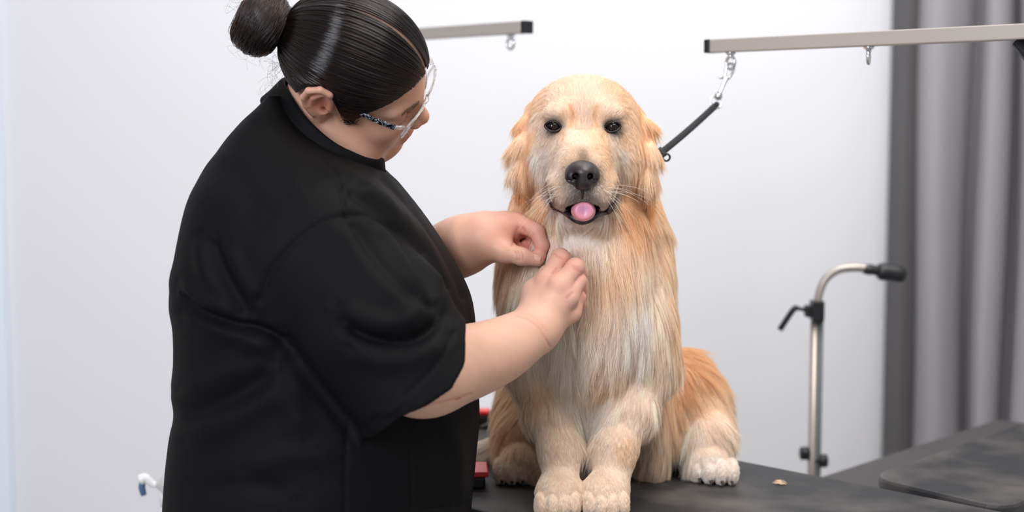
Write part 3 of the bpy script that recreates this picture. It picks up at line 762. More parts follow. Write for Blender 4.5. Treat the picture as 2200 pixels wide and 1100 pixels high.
hx_ = [.112, .090, .078, .060, .046,   .035, .027, .020, .014, .006, -.010, -.026, -.040, -.050, -.062, -.075, -.12]
hz_ = [.086, .081, .073, .056, .042, .022, .000, -.003, .010, .058, .070, .069, .058, .020, -.040, -.070, -.085]
def hline(x): return np.interp(x, hx_[::-1], hz_[::-1])
capE = ell(HC, HR)
def capF(P):
    q = HL(P); return smax(capE(q), (hline(q[:, 0])-q[:, 2])*.75, .004)
V, F = mesh_field(capF, HO-.20, HO+.20, .0024)
q = HL(V)
# flatten a little valley along the parting
pv = np.exp(-(q[:, 1]/.0032)**2)*np.clip((q[:, 0]+.03)/.02, 0, 1)*(q[:, 2] > .05)
V -= (pv*.0012)[:, None]*(V-HW(HC))/np.linalg.norm(V-HW(HC), axis=1)[:, None]
M['haircap'] = attr_mat('dark_hair_base', rough=.45, spec=.4)
ccol = np.tile(lin((20, 15, 15)), (len(V), 1)); a = np.clip(pv*1.3, 0, 1)[:, None]; ccol = ccol*(1-a) + lin((190, 148, 130))*a
hair = from_np('hair', V, F, M['haircap'], root, ccol)
rng = np.random.default_rng(11)
BUN = np.array([-.1005, -.004, .040])
def shell(D, off): return HC + D*(1/np.linalg.norm(D/(HR+np.atleast_1d(off)[:, None]), axis=1))[:, None]
def sweep(R0, n=26, off=.0012, wob=1.0):
    """combed strands from root points (head space) to the bun over the skull"""
    D0 = R0-HC; D0 /= np.linalg.norm(D0, axis=1)[:, None]; m = len(D0)
    DB = unit(BUN-HC); th = np.arccos(np.clip(D0@DB, -1, .9999)); t = np.linspace(0, 1, n)
    ph = rng.uniform(0, 6.28, m); ang = np.arctan2(np.cross(D0, DB)@unit(np.cross(DB, [0, 1, 0])), np.cross(D0, DB)@unit(np.cross(DB, np.cross(DB, [0, 1, 0])))); lane = np.sin(ang*61)+np.sin(ang*137+1)+.8*np.sin(ang*23); out = np.zeros((m, n, 3))
    for i, s in enumerate(t):
        D = (np.sin((1-s)*th)[:, None]*D0 + np.sin(s*th)[:, None]*DB)/np.sin(th)[:, None]
        o_ = off + .0009*np.sin(np.pi*min(1, s*1.5+.1))*(.6+.4*lane) + .0006*np.sin(ph+6*s)*wob
        D = D + np.array([0, 0, -1.])[None]*(.10*np.sin(np.pi*s)*np.clip(.5-D0[:, 2], 0, 1))[:, None]
        D /= np.linalg.norm(D, axis=1)[:, None]; out[:, i] = shell(D, o_)
    return out
def roots(n):
    R = []
    for s in (-1, 1):
        k = n//2
        # along the hairline
        x = rng.uniform(-.085, .096, k); z = hline(x) + np.abs(rng.normal(0, .006, k))
        yy = 1 - ((x-HC[0])/HR[0])**2 - ((z-HC[2])/HR[2])**2; ok = yy > 0.002
        R.append(np.stack([x[ok], s*np.sqrt(yy[ok])*HR[1], z[ok]], 1))
        # along the parting
        x = rng.uniform(-.04, .094, k); zz = 1-((x-HC[0])/HR[0])**2; z = HC[2] + HR[2]*np.sqrt(np.clip(zz, 0, 1))
        ok = z > hline(x); R.append(np.stack([x[ok], s*(.0037+np.abs(rng.normal(0, .004, ok.sum()))), z[ok]], 1))
        # anywhere on the scalp so the comb lines stay dense
        D = rng.normal(size=(k*2, 3)); D /= np.linalg.norm(D, axis=1)[:, None]; P = shell(D, 0.0)
        P = P[(P[:, 2] > hline(P[:, 0])+.002) & (P[:, 1]*s > .0037)]; R.append(P)
    return np.vstack(R)
R0 = roots(13000)
R0 = R0[np.linalg.norm(R0-BUN, axis=1) > .02]
S_ = sweep(R0)
# combed over the top of the ears
zmin = .060 - ((S_[:, :, 0]+.020)/.036)**2*.055; fr = (R0[:, 0] > 0)[:, None]
mv = fr & (S_[:, :, 2] < zmin) & (np.abs(S_[:, :, 1]) > .045) & (np.abs(S_[:, :, 0]+.020) < .036)
Dm = S_ - HC; rm = np.linalg.norm(Dm/HR, axis=2); Dm[:, :, 2] = np.where(mv, zmin-HC[2], Dm[:, :, 2]); Dm *= (rm/np.linalg.norm(Dm/HR, axis=2))[:, :, None]
for _ in range(2): Dm[:, 1:-1] = np.where(mv.any(1)[:, None, None], (Dm[:, :-2]+2*Dm[:, 1:-1]+Dm[:, 2:])/4, Dm[:, 1:-1])
Dm *= (np.maximum(np.linalg.norm(Dm/HR, axis=2), 1.008)/np.linalg.norm(Dm/HR, axis=2))[:, :, None]; S_ = HC + Dm
hit = (~fr[:, 0]) & ((S_[:, :, 0] > -.050) & (S_[:, :, 0] < .004) & (S_[:, :, 2] > -.014) & (S_[:, :, 2] < .055) & (np.abs(S_[:, :, 1]) > .062)).any(1); S_ = S_[~hit]
Wd = HW(S_.reshape(-1, 3)).reshape(S_.shape)
strands('hair_strands', Wd, np.r_[np.full(22, .0003), [.0003, .00028, .00024, .00016]], np.tile(lin((20, 15, 15)), (len(Wd), 1)), M['hair'], hair)
# bun: a coiled knot
bc_ = np.array([-.137, -.012, .043]); bx = unit([1, .08, -.15]); by = unit(np.cross([0, 0, 1.], bx)); bz = np.cross(bx, by)
def torus(P):
    q = HL(P)-bc_; a = q@bx; r = np.hypot(q@by, q@bz); return np.hypot(r-.021, a*.82)-.0235 + .003*np.sin(3*np.arctan2(q@by, q@bz)+40*a)
bunF = union([(torus, .01), (cone(HW(bc_), HW(BUN+np.array([.01, 0, 0])), .020, .024), .012)])
V, F = mesh_field(bunF, HW(bc_)-.09, HW(bc_)+.09, .0022)
bun = from_np('hair_bun', V, F, M['haircap'], root, np.tile(lin((26, 18, 17)), (len(V), 1)))
n = 2600; k = 22; t = np.linspace(0, 1, k)
u0 = rng.uniform(0, 6.28, n); v0 = rng.uniform(0, 6.28, n); turn = rng.uniform(1.2, 3.6, n); vt = rng.normal(.5, .5, n)
rr_ = .0246 + np.abs(rng.normal(0, .0010, n))
u = u0[:, None]+turn[:, None]*t; v = v0[:, None]+vt[:, None]*t + .15*np.sin(5*t+u0[:, None])
rad = .021 + rr_[:, None]*np.cos(v); axl = rr_[:, None]*np.sin(v)/.82
P = bc_ + axl[..., None]*bx + (rad*np.cos(u))[..., None]*by + (rad*np.sin(u))[..., None]*bz
strands('bun_strands', HW(P.reshape(-1, 3)).reshape(P.shape), np.r_[np.full(k-3, .0004), .00035, .0003, .0002], np.tile(lin((24, 17, 16)), (n, 1)), hair_mat('dark_brown_hair', .9, .75, .3, .35), bun)
# loose hairs at bun and nape
n = 150; k = 14; t = np.linspace(0, 1, k); D = rng.normal(size=(n, 3)); D /= np.linalg.norm(D, axis=1)[:, None]
P0_ = np.where((np.arange(n) < 95)[:, None], bc_ + D*np.array([.036, .042, .042]), np.array([-.092, -.02, -.015]) + rng.normal(0, 1, (n, 3))*np.array([.006, .02, .022]))
dv_ = np.where((np.arange(n) < 95)[:, None], D, np.array([-.8, -.2, -.3])+D*.5); tw = np.cross(dv_, rng.normal(size=(n, 3)))
ln = rng.uniform(.012, .034, n)[:, None, None]; w_ = rng.uniform(2, 5, n)[:, None, None]
P = P0_[:, None] + ln*(dv_[:, None]*np.sin(t*1.6)[None, :, None]*.5 + tw[:, None]*(np.sin(w_*t[None, :, None])*.45) + np.array([0, 0, -.25])*t[None, :, None]**2)
strands('loose_hairs', HW(P.reshape(-1, 3)).reshape(P.shape), np.linspace(.00012, .00006, k), np.tile(lin((60, 40, 34)), (n, 1)), M['hair'], bun)
# sideburn lock
n = 110; k = 14; t = np.linspace(0, 1, k)
P0_ = np.array([.026, -.0735, .012]) + rng.normal(0, 1, (n, 3))*np.array([.006, .0008, .004])
P = P0_[:, None] + np.stack([-.004*t+np.sin(t*3.6)*.0035, -.0008+.002*np.sin(t*2.5), -.018*t+.003*t*t], 1)[None]*rng.uniform(.5, 1.15, n)[:, None, None] - ((P0_-P0_.mean(0))*.55)[:, None]*t[None, :, None]
strands('sideburn', HW(P.reshape(-1, 3)).reshape(P.shape), np.linspace(.0003, .0001, k), np.tile(lin((20, 15, 15)), (n, 1)), M['hair'], hair)
# brows and lashes
skV = np.empty(len(skin.data.vertices)*3); skin.data.vertices.foreach_get('co', skV); skV = skV.reshape(-1, 3)
hv = HL(skV); near = np.linalg.norm(hv-np.array([.09, 0, .02]), axis=1) < .075; hv = hv[near]
def snap(p): return hv[np.argmin(((hv-p)**2*np.array([.2, 1, 1])).sum(1) + (hv[:, 0] < .04)*9)]
for s in (-1, 1):
    P = []
    for i in range(700):
        x = rng.uniform(0, 1); y = s*(.013+.034*x); z = .0315 + .006*math.sin(x*2.4) + rng.normal(0, .0017)*(1-.6*x)
        p = snap(np.array([.09, y, z])); d = unit([.1, s*1., .35-.9*x]); P.append([p + d*.0045*q + np.array([.0006, 0, 0])*math.sin(q*3) for q in np.linspace(0, 1, 5)])
    P = np.array(P); strands('eyebrow', HW(P.reshape(-1, 3)).reshape(P.shape), np.linspace(.00017, .00006, 5), np.tile(lin((30, 22, 20)), (len(P), 1)), M['hair'], root)
    P = []
    for i in range(150):
        x = rng.uniform(-1, 1); y = s*(.032+.0145*x); p = snap(np.array([.093, y, .0055+.0035*x*x])); d = unit([1, s*.3*x, -.5])
        P.append([p + d*.006*q + np.array([0, 0, .0025])*q*q for q in np.linspace(0, 1, 6)])
    P = np.array(P); strands('eyelashes', HW(P.reshape(-1, 3)).reshape(P.shape), np.linspace(.00016, .00005, 6), np.tile(lin((20, 15, 15)), (len(P), 1)), M['hair'], root)

# ------------------------------------------------------------------ eyeglasses
M['clear'] = mat('clear_acetate', (244, 244, 244), .06, Transmission_Weight=.85, IOR=1.4)
M['lens'] = mat('clear_lens', (255, 255, 255), .02, Transmission_Weight=1.0, IOR=1.03)
def temple_mat():
    m = mat('black_temple_with_white_swirls', (14, 14, 18), .25); nt = m.node_tree; b = nt.nodes['Principled BSDF']
    tc = nt.nodes.new('ShaderNodeTexCoord'); n = nt.nodes.new('ShaderNodeTexNoise'); n.inputs['Scale'].default_value = 75; n.inputs['Detail'].default_value = 1; n.inputs['Distortion'].default_value = 1.5
    wv = nt.nodes.new('ShaderNodeMath'); wv.operation = 'PINGPONG'; wv.inputs[1].default_value = .07
    r = nt.nodes.new('ShaderNodeValToRGB'); r.color_ramp.elements[0].position = .050; r.color_ramp.elements[1].position = .064
    r.color_ramp.elements[0].color = L4(14, 14, 18); r.color_ramp.elements[1].color = L4(212, 224, 234)
    nt.links.new(tc.outputs['Object'], n.inputs['Vector']); nt.links.new(n.outputs['Fac'], wv.inputs[0]); nt.links.new(wv.outputs[0], r.inputs['Fac'])
    nt.links.new(r.outputs['Color'], b.inputs['Base Color']); return m
M['temple'] = temple_mat()
gl = empty('eyeglasses', tuple(HW((.112, 0, .012))), 'clear framed eyeglasses with black patterned temples on the person’s face', 'glasses')
def rimpts(s, kx=1.0, n=44):
    P = []
    for i in range(n):
        a = 2*math.pi*i/n; c_, s_ = math.cos(a), math.sin(a)
        y = .0345 + .0275*kx*math.copysign(abs(c_)**.62, c_); z = .017 + .0195*kx*math.copysign(abs(s_)**.68, s_)
        P.append((.1080 - 3.2*max(0, y-.008)**2 + .10*(z-.017), s*y, z))
    return np.array(P)
parts = []
for s in (-1, 1): parts.append(tube(HW(rimpts(s)), .0016, 10, closed=True, fx=1.3))
parts.append(tube(HW(spline([(.1080, -.0095, .025), (.1110, 0, .0275), (.1080, .0095, .025)], 10)), .0022, 10))
for s in (-1, 1): parts.append(tube(HW(spline([(.0965, s*.0615, .029), (.0920, s*.0665, .031), (.0860, s*.0695, .031)], 6)), .0028, 10))
mesh_of('front_frame', parts, M['clear'], gl)
for s in (-1, 1):
    R = rimpts(s, .96); c0 = R.mean(0) + np.array([.0012, 0, 0]); V = [c0]; F = []
    for q in (.5, 1.0): V += [tuple(c0+(p-c0)*q + np.array([.0008, 0, 0])*(1-q)) for p in R]
    n = len(R)
    for i in range(n): F.append((0, 1+i, 1+(i+1) % n, 0)); F.append((1+i, 1+n+i, 1+n+(i+1) % n, 1+(i+1) % n))
    V = HW(np.array(V)); o = mesh_of('lens', [(V, F)], M['lens'], gl); sm = o.modifiers.new('thickness', 'SOLIDIFY'); sm.thickness = .0012; sm.offset = 0
for s in (-1, 1):
    tp = spline([(.0860, s*.0700, .0305), (.070, s*.0725, .0315), (.050, s*.0755, .034), (.030, s*.0765, .036), (.010, s*.0770, .038), (-.012, s*.0760, .030), (-.022, s*.0740, .012)], 30)
    V = []; F = []
    for i, p in enumerate(tp):
        hh = np.interp(i, [0, 4, 20, 29], [.0052, .0048, .0036, .0030])
        for a in range(8):
            an = (a+.5)*math.pi/4; V.append(p + np.array([0, .0013*math.copysign(abs(math.cos(an))**.5, math.cos(an)), hh*math.copysign(abs(math.sin(an))**.5, math.sin(an))]))
    for i in range(29):
        for a in range(8): F.append((i*8+a, i*8+(a+1) % 8, i*8+8+(a+1) % 8, i*8+8+a))
    F += [tuple(range(8)), tuple(range(232, 240))]
    mesh_of('temple', [(HW(np.array(V)), F)], M['temple'], gl)
# ------------------------------------------------------------------ the dog: body field
def both(l, r): return [l, r]
EYES = [W(1188, 272, 2.052), W(1316, 273, 2.052)]
def dog_field():
    it = [(ell(W(1256, 590, 2.215), (.108, .160, .165)), .05),                     # chest
          (ell(W(1264, 700, 2.22), (.110, .155, .13)), .05),
          (ell(W(1285, 850, 2.44), (.120, .18, .135)), .06),                        # loin and rump
          (cone(W(1258, 480, 2.20), W(1256, 400, 2.215), .118, .098), .05),        # neck
          (cone(W(1256, 420, 2.215), W(1255, 300, 2.19), .096, .075), .03),
          (ell(W(1140, 610, 2.19), (.048, .072, .085)), .03), (ell(W(1376, 610, 2.19), (.046, .072, .09)), .03),  # shoulders
          (ell(W(1384, 720, 2.15), (.044, .060, .08)), .03), (ell(W(1148, 720, 2.15), (.044, .060, .08)), .03),
          (ell(W(1255, 640, 2.10), (.075, .055, .11)), .05)]                       # breast
    # forelegs
    it += [(chain([W(1385, 770, 2.16), W(1352, 880, 2.115), W(1322, 965, 2.075), W(1310, 1060, 2.045)], [.048, .038, .0275, .0255], .02), .03),
           (chain([W(1158, 770, 2.16), W(1180, 880, 2.115), W(1202, 965, 2.075), W(1206, 1060, 2.045)], [.046, .036, .0265, .0250], .02), .03)]
    for X in (.0655, .1345):
        it += [(ell((X, 2.033, TZ+.030), (.031, .042, .029)), .015)]
        for k, dx in enumerate((-.024, -.0085, .0085, .024)):
            it += [(ell((X+dx*.95, 1.997+abs(dx)*.6, TZ+.0195), (.0105, .022, .0195)), .0035)]
    it += [(ell(W(1256, 830, 2.16), (.046, .052, .100)), .04), (ell(W(1395, 915, 2.29), (.034, .085, .125)), .04), (ell(W(1150, 955, 2.29), (.026, .05, .095)), .03)]
    # thighs, hocks, hind feet
    it += [(ell(W(1462, 865, 2.37), (.062, .105, .088)), .05), (chain([W(1494, 870, 2.33), W(1520, 935, 2.27), W(1532, 985, 2.255)], [.050, .036, .031], .02), .03),
           (ell(W(1130, 890, 2.39), (.046, .10, .09)), .05), (chain([W(1124, 890, 2.34), W(1116, 940, 2.28), W(1112, 985, 2.265)], [.040, .034, .031], .02), .03)]
    for X, tw in ((.318, .35), (.0085, -.25)):
        it += [(ell((X-tw*.02, 2.252, TZ+.032), (.032, .055, .030)), .015)]
        for dx in (-.024, -.0085, .0085, .024):
            it += [(ell((X+dx*1.05, 2.205+abs(dx)*.5 - dx*tw, TZ+.020), (.0118, .024, .0200)), .0035)]
    it += [(chain([W(1190, 930, 2.52), W(1100, 965, 2.40), W(1048, 982, 2.36), W(1024, 985, 2.35)], [.045, .030, .020, .013], .03), .03)]   # tail
    return union(it)
def head_field():
    it = [(ell(W(1254, 258, 2.15), (.0810, .092, .0670)), .02), (ell(W(1254, 300, 2.14), (.080, .085, .062)), .03),
          (ell(W(1178, 338, 2.120), (.034, .045, .040)), .025), (ell(W(1331, 338, 2.120), (.034, .045, .040)), .025),   # cheeks
          (ell(W(1196, 390, 2.130), (.028, .045, .034)), .025), (ell(W(1318, 390, 2.130), (.028, .045, .034)), .025),
          (cone(W(1252, 300, 2.085), W(1251, 366, 1.990), .040, .0300), .03),                                          # muzzle
          (cone(W(1252, 350, 2.07), W(1251, 395, 1.995), .046, .034), .02)]
    for sx in (-1, 1):
        it += [(ell(W(1251+sx*33, 412, 1.997), (.0245, .036, .0245)), .014), (ell(W(1251+sx*44, 408, 2.035), (.0235, .045, .0285)), .014),
               (ell(W(1253+sx*50, 242, 2.068), (.022, .018, .0125)), .016)]
    it += [(cone(W(1253, 190, 2.05), W(1253, 262, 2.048), .007, .009), .02, 'cut'),
           (cone(W(1253, 215, 2.045), W(1252, 290, 2.046), .0075, .006), .018, 'cut')]
    it += [(ell(W(1251, 461, 2.022), (.0260, .040, .0125)), .008), (ell(W(1251, 462, 2.07), (.040, .05, .022)), .02)]    # lower jaw
    for c in EYES:
        it += [(ell(c+np.array([0, -.006, 0]), (.0135, .014, .0095)), .006, 'cut')]
    it += [(ell(W(1252, 449, 1.985), (.0235, .040, .0100)), .005, 'cut'), (cone(W(1251, 405, 1.950), W(1251, 430, 1.962), .0016, .0016), .004, 'cut')]
    # creases at the corners of the mouth
    it += [(cone(W(1178, 392, 2.06), W(1186, 432, 2.045), .006, .007), .007, 'cut'), (cone(W(1328, 392, 2.06), W(1316, 432, 2.045), .006, .007), .007, 'cut')]
    g = union(it)
    earL = chain([W(1152, 232, 2.150), W(1136, 266, 2.135), W(1122, 318, 2.122), W(1118, 360, 2.114), W(1117, 398, 2.110)], [.008, .0115, .0140, .0125, .0070], .01)
    earR = chain([W(1362, 238, 2.150), W(1382, 272, 2.135), W(1391, 330, 2.122), W(1390, 376, 2.114), W(1396, 418, 2.110)], [.008, .0115, .0135, .0120, .0065], .01)
    def f(P):
        d = g(P); Q = P.copy(); Q[:, 1] = 2.12 + (P[:, 1]-2.12)*.75
        d = smin(d, earL(Q), .010); d = smin(d, earR(Q), .010)
        return d
    return f
dbF, dhF = dog_field(), head_field()
def dogF(P): return smin(dbF(P), dhF(P), .022)
dog = empty('dog', (.105, 2.2, TZ), 'golden retriever sitting on the black table, mouth open, tongue showing', 'dog')
V, F = mesh_field(dogF, (-.16, 1.90, TZ-.012), (.44, 2.68, 1.41), .0026)
V[:, 2] = np.maximum(V[:, 2], TZ+.0005)
dV, dF = V, F
_, dN = grad(dogF, dV, 1.5e-3)
# ---- coat chart: place (photo pixel), lie of the hair there (right, down), length mm, colour
G_, M_, P_, C_, D_, B_ = (244, 206, 163), (247, 221, 192), (251, 232, 214), (254, 241, 231), (92, 82, 80), (176, 146, 120)
W_ = (253, 242, 236)
CH = [(1253,338,0,-1,5,B_),(1232,340,-.4,-1,5,M_),(1274,340,.4,-1,5,M_),(1253,300,0,-1,6,P_),(1230,300,-.3,-1,6,P_),(1277,300,.3,-1,6,M_),(1253,262,0,-1,8,P_),(1253,225,0,-1,9,P_),(1253,185,0,-1,11,P_),(1240,168,-.2,-1,12,P_),(1270,168,.2,-1,12,P_),
 (1195,192,-.5,-.8,12,P_),(1318,192,.5,-.8,12,M_),(1160,215,-.8,-.2,13,M_),(1350,215,.8,-.2,13,M_),(1148,255,-.8,.5,13,P_),(1362,255,.8,.5,13,M_),(1205,232,-.5,-.7,8,P_),(1300,232,.5,-.7,8,P_),(1222,245,-.2,-1,6,M_),(1284,245,.2,-1,6,M_),
 (1214,272,-.2,-.9,5,M_),(1290,272,.2,-.9,5,M_),(1220,290,-.3,-.9,5,P_),(1284,290,.3,-.9,5,M_),(1165,295,-.7,.6,10,P_),(1342,295,.7,.6,10,M_),(1190,300,-.6,.6,7,P_),(1316,300,.6,.6,7,P_),(1172,335,-.8,.5,14,W_),(1335,335,.8,.5,14,C_),(1150,330,-.6,.8,16,C_),(1155,360,-.5,.8,16,C_),(1358,330,.6,.8,16,M_),
 (1210,325,-.8,.1,7,P_),(1294,325,.8,.1,7,M_),(1200,365,-.8,.5,7,P_),(1302,365,.8,.5,7,M_),(1205,395,-.7,.6,6,M_),(1298,395,.7,.6,6,M_),(1208,422,-.5,.8,6,P_),(1296,422,.5,.8,6,P_),(1225,405,-.5,.8,4,P_),(1278,405,.5,.8,4,P_),(1236,424,-.2,.9,4,(140,124,114)),(1266,424,.2,.9,4,(140,124,114)),
 (1224,432,-.2,.9,5,(176,158,142)),(1280,432,.2,.9,5,(176,158,142)),(1172,375,-.3,.95,20,C_),(1336,375,.3,.95,20,P_),(1160,400,-.2,.95,22,M_),(1350,400,.2,.95,24,G_),
 (1142,240,-.3,.95,14,G_),(1128,265,-.3,.95,18,G_),(1140,290,-.1,1,18,G_),(1112,310,-.15,1,22,M_),(1105,345,-.12,1,22,P_),(1128,340,-.05,1,20,G_),(1112,380,-.08,1,22,M_),(1118,400,-.1,1,20,(226,172,108)),
 (1370,245,.3,.95,14,G_),(1385,270,.25,.95,18,G_),(1378,300,.05,1,18,G_),(1397,320,.12,1,22,M_),(1380,350,.02,1,20,G_),(1395,350,.05,1,22,M_),(1397,380,.05,1,22,M_),(1396,415,.02,1,22,(230,178,116)),
 (1251,480,0,1,6,C_),(1215,470,-.3,.9,10,C_),(1288,470,.3,.9,10,C_),(1170,440,-.2,1,28,G_),(1130,450,-.3,.95,30,G_),(1190,480,-.15,1,32,P_),(1230,500,-.05,1,36,C_),(1265,510,.05,1,40,C_),(1300,490,.1,1,34,P_),(1335,455,.2,1,32,G_),(1370,460,.3,1,34,G_),(1400,480,.35,1,34,M_),(1425,520,.3,1,34,M_),
 (1110,545,-.15,1,32,M_),(1085,590,-.1,1,34,M_),(1120,620,0,1,36,P_),(1075,660,.05,1,34,M_),(1200,560,0,1,40,C_),(1160,520,-.1,1,36,P_),(1260,545,.05,1,46,P_),(1300,560,.1,1,46,M_),(1340,540,.15,1,44,M_),(1380,560,.15,1,42,P_),(1340,600,.1,1,46,P_),(1370,640,.05,1,46,W_),(1410,620,.15,1,38,P_),(1438,640,.1,1,34,M_),(1445,700,.1,1,34,M_),
 (1280,620,.05,1,50,P_),(1270,690,.05,1,52,C_),(1330,690,-.1,1,50,C_),(1300,740,-.1,1,50,P_),(1380,720,-.05,1,44,C_),(1420,720,0,1,38,P_),(1220,740,0,1,52,C_),(1180,780,0,1,46,P_),(1230,820,0,1,58,C_),(1270,830,0,1,64,C_),(1250,880,0,1,70,W_),(1225,870,.05,1,60,C_),(1280,875,-.05,1,64,C_),(1255,920,0,1,60,W_),(1330,790,-.05,1,42,M_),(1390,780,-.05,1,38,P_),
 (1150,850,.1,1,20,M_),(1172,900,.05,1,12,P_),(1220,900,.05,1,16,P_),(1190,950,.05,1,9,P_),(1230,960,.05,1,9,P_),(1205,1010,.02,1,8,P_),(1185,1040,.02,1,7,P_),(1228,1040,.02,1,7,P_),(1200,1085,0,1,5,P_),(1200,1065,0,1,5,P_),(1225,1090,0,1,5,P_),(1175,1090,0,1,5,P_),(1400,840,-.15,1,24,P_),(1365,900,-.15,1,16,P_),(1320,930,-.05,1,12,P_),(1345,960,-.05,1,10,M_),(1300,960,-.02,1,9,P_),(1312,1020,0,1,8,P_),(1335,1030,0,1,7,P_),(1290,1040,0,1,7,P_),(1310,1085,0,1,5,P_),(1310,1065,0,1,5,P_),(1335,1090,0,1,5,P_),(1285,1090,0,1,5,P_),
 (1455,800,.05,1,40,G_),(1445,880,-.05,1,46,M_),(1420,940,-.1,1,40,P_),(1430,1000,-.05,1,36,P_),(1385,985,-.05,1,40,P_),(1395,1030,0,1,34,M_),(1258,930,0,1,50,C_),(1148,1000,0,1,30,M_),(1475,770,.3,.9,34,G_),(1510,790,.5,.85,34,G_),(1545,830,.5,.85,32,M_),(1500,860,.3,.95,38,M_),(1480,930,.1,1,40,C_),(1540,910,.3,1,30,P_),(1535,960,.1,1,14,P_),(1540,985,.1,1,6,C_),(1540,1010,.1,1,5,C_),(1515,1010,.0,1,5,C_),(1565,1015,.1,1,5,C_),(1540,1030,.1,1,5,C_),
 (1095,840,-.15,1,26,M_),(1095,900,-.1,1,26,M_),(1120,950,0,1,34,M_),(1110,990,-.05,1,6,P_),(1110,1010,-.05,1,5,P_),(1090,1020,-.05,1,5,P_),(1125,1030,-.05,1,5,P_),(1060,978,-.9,.3,34,C_)]
tree_ = BVHTree.FromPolygons(dV.tolist(), dF.tolist())
o_ = Vector((0, 0, CAMZ)); cpos, cdir, clen, ccol = [], [], [], []
for a, b, dx, dy, ln, c in CH:
    d = Vector(W(a, b, 1.0)) - o_; h = tree_.ray_cast(o_, d.normalized(), 6)
    if h[0] is None: continue
    cpos.append(h[0]); n_ = np.array(h[1]); v = np.array([dx, 0, -dy]); v = v-n_*v.dot(n_); cdir.append(unit(v)); clen.append(ln); ccol.append(lin(c))
# the sides and back the photo does not show follow the coat around
for p, v, ln, c in (((.10, 2.62, .95), (0, .3, -1), 36, M_), ((.10, 2.45, 1.10), (0, .6, -1), 34, G_), ((.10, 2.34, 1.25), (0, .5, -1), 30, G_), ((.26, 2.45, .95), (.1, .3, -1), 36, G_), ((-.03, 2.45, .95), (-.1, .3, -1), 36, G_),
                    ((.10, 2.24, 1.36), (0, 1, -.3), 18, M_), ((.24, 2.30, 1.05), (.1, .3, -1), 36, G_), ((-.03, 2.30, 1.05), (-.1, .3, -1), 36, G_)):
    cpos.append(p); cdir.append(unit(v)); clen.append(ln); ccol.append(lin(c))
cpos = np.array([tuple(p) for p in cpos]); cdir = np.array(cdir); clen = np.array(clen, float); ccol = np.array(ccol)
def coat(P, N):
    D = np.zeros((len(P), 3)); Ln = np.zeros(len(P)); K = np.zeros((len(P), 3))
    for q in np.array_split(np.arange(len(P)), max(1, len(P)//20000)):
        r = P[q][:, None]-cpos[None]; w2 = 1/((r**2).sum(2)+8e-5)**2.7; w2 /= w2.sum(1)[:, None]
        D[q] = w2@cdir; Ln[q] = w2@clen; K[q] = w2@ccol
    D -= N*(D*N).sum(1)[:, None]; D /= np.linalg.norm(D, axis=1)[:, None]+1e-9
    return D, Ln*.001, K
pxd = PX(dV)
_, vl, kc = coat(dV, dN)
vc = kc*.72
def dab(m, c):
    global vc
    m = np.clip(m, 0, 1)[:, None]; vc = vc*(1-m)+lin(c)*m
front = dV[:, 1] < 2.13
for c in EYES: dab(np.exp(-(((dV-c)/np.array([.0125, .02, .0092]))**2).sum(1))*2.0, (48, 36, 36))
def SF(px_, py_, off=0.0):
    d = (Vector(W(px_, py_, 1.0))-o_).normalized(); h = tree_.ray_cast(o_, d, 6); return np.array(h[0]) - np.array(d)*off
LIPS = np.array([SF(1183, 433, .001), SF(1190, 443, .0016), SF(1200, 450, .0016), SF(1213, 457, .0016), SF(1225, 464, .001), SF(1238, 472, .0012), SF(1252, 475, .0014), SF(1267, 471, .0012), SF(1279, 463, .001), SF(1290, 457, .0016), SF(1301, 453, .002), SF(1309, 447, .002), SF(1313, 436, .001)])
MOUTH = ell(W(1252, 449, 1.985), (.0235, .040, .0100))
mo = MOUTH(dV); dab(np.exp(-(np.clip(mo, 0, 1)/.0022)**2)*(dV[:, 1] < 2.06), (44, 30, 34))
for a, b in (((1178, 392), (1186, 432)), ((1328, 392), (1316, 432))): dab(np.exp(-(seg_dist(dV, np.array([W(*a, 2.06), W(*b, 2.05)]))/.006)**2), (120, 82, 58))  # shade of the mouth-corner creases painted into the undercoat
NOSE = W(1251, 374, 1.958)
dab(np.exp(-(((dV-NOSE)/np.array([.024, .03, .020]))**2).sum(1)*1.2)*1.6, (40, 34, 36))
M['coatbase'] = attr_mat('dog_skin_and_undercoat', rough=.8, spec=.1)
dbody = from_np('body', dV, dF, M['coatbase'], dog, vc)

# ---- face: eyes, nose, tongue, lips
M['eye'] = mat('dark_brown_eye', (16, 10, 8), .06, spec=.3, Coat_Weight=.2, Coat_Roughness=.02)
for c in EYES:
    V, F = mesh_field(ell(c+np.array([0, .0045, 0]), (.0100, .0104, .0094)), c-.02, c+.02, .0012); from_np('eye', V, F, M['eye'], dog)
M['eyelid'] = mat('black_eyelid', (30, 22, 24), .4)
for c in EYES:
    sx = -1 if c[0] < .1 else 1; r = []
    for k in range(36):
        a = k*2*np.pi/36; x = math.cos(a); z = math.sin(a)
        r.append(c + np.array([.0112*x, -.0050+.0060*abs(x)**1.6, (.0074 if z > 0 else .0066)*z*(1-.25*abs(x)**3) + .0012*x*sx]))
    mesh_of('eyelid', [tube(r, [.0011+.0007*abs(math.cos(k*2*np.pi/36)) for k in range(36)], 8, closed=True)], M['eyelid'], dog)
M['nose'] = mat('black_wet_nose', (34, 29, 32), .36, spec=.6, bump=(900, .5, .0006), noise=(60, (58, 48, 50), .45, .7))
def NP(x, y, z): return NOSE + np.array([x, y, z])
nit = [(ell(NOSE + np.array([0, .004, .003]), (.0225, .018, .0155)), .01), (ell(NP(0, -.010, .002), (.0125, .014, .0105)), .012), (ell(NP(0, -.003, -.0115), (.0125, .015, .0105)), .010)]
for sx in (-1, 1): nit += [(ell(NP(sx*.0158, -.002, -.0025), (.0082, .0125, .0100)), .005)]
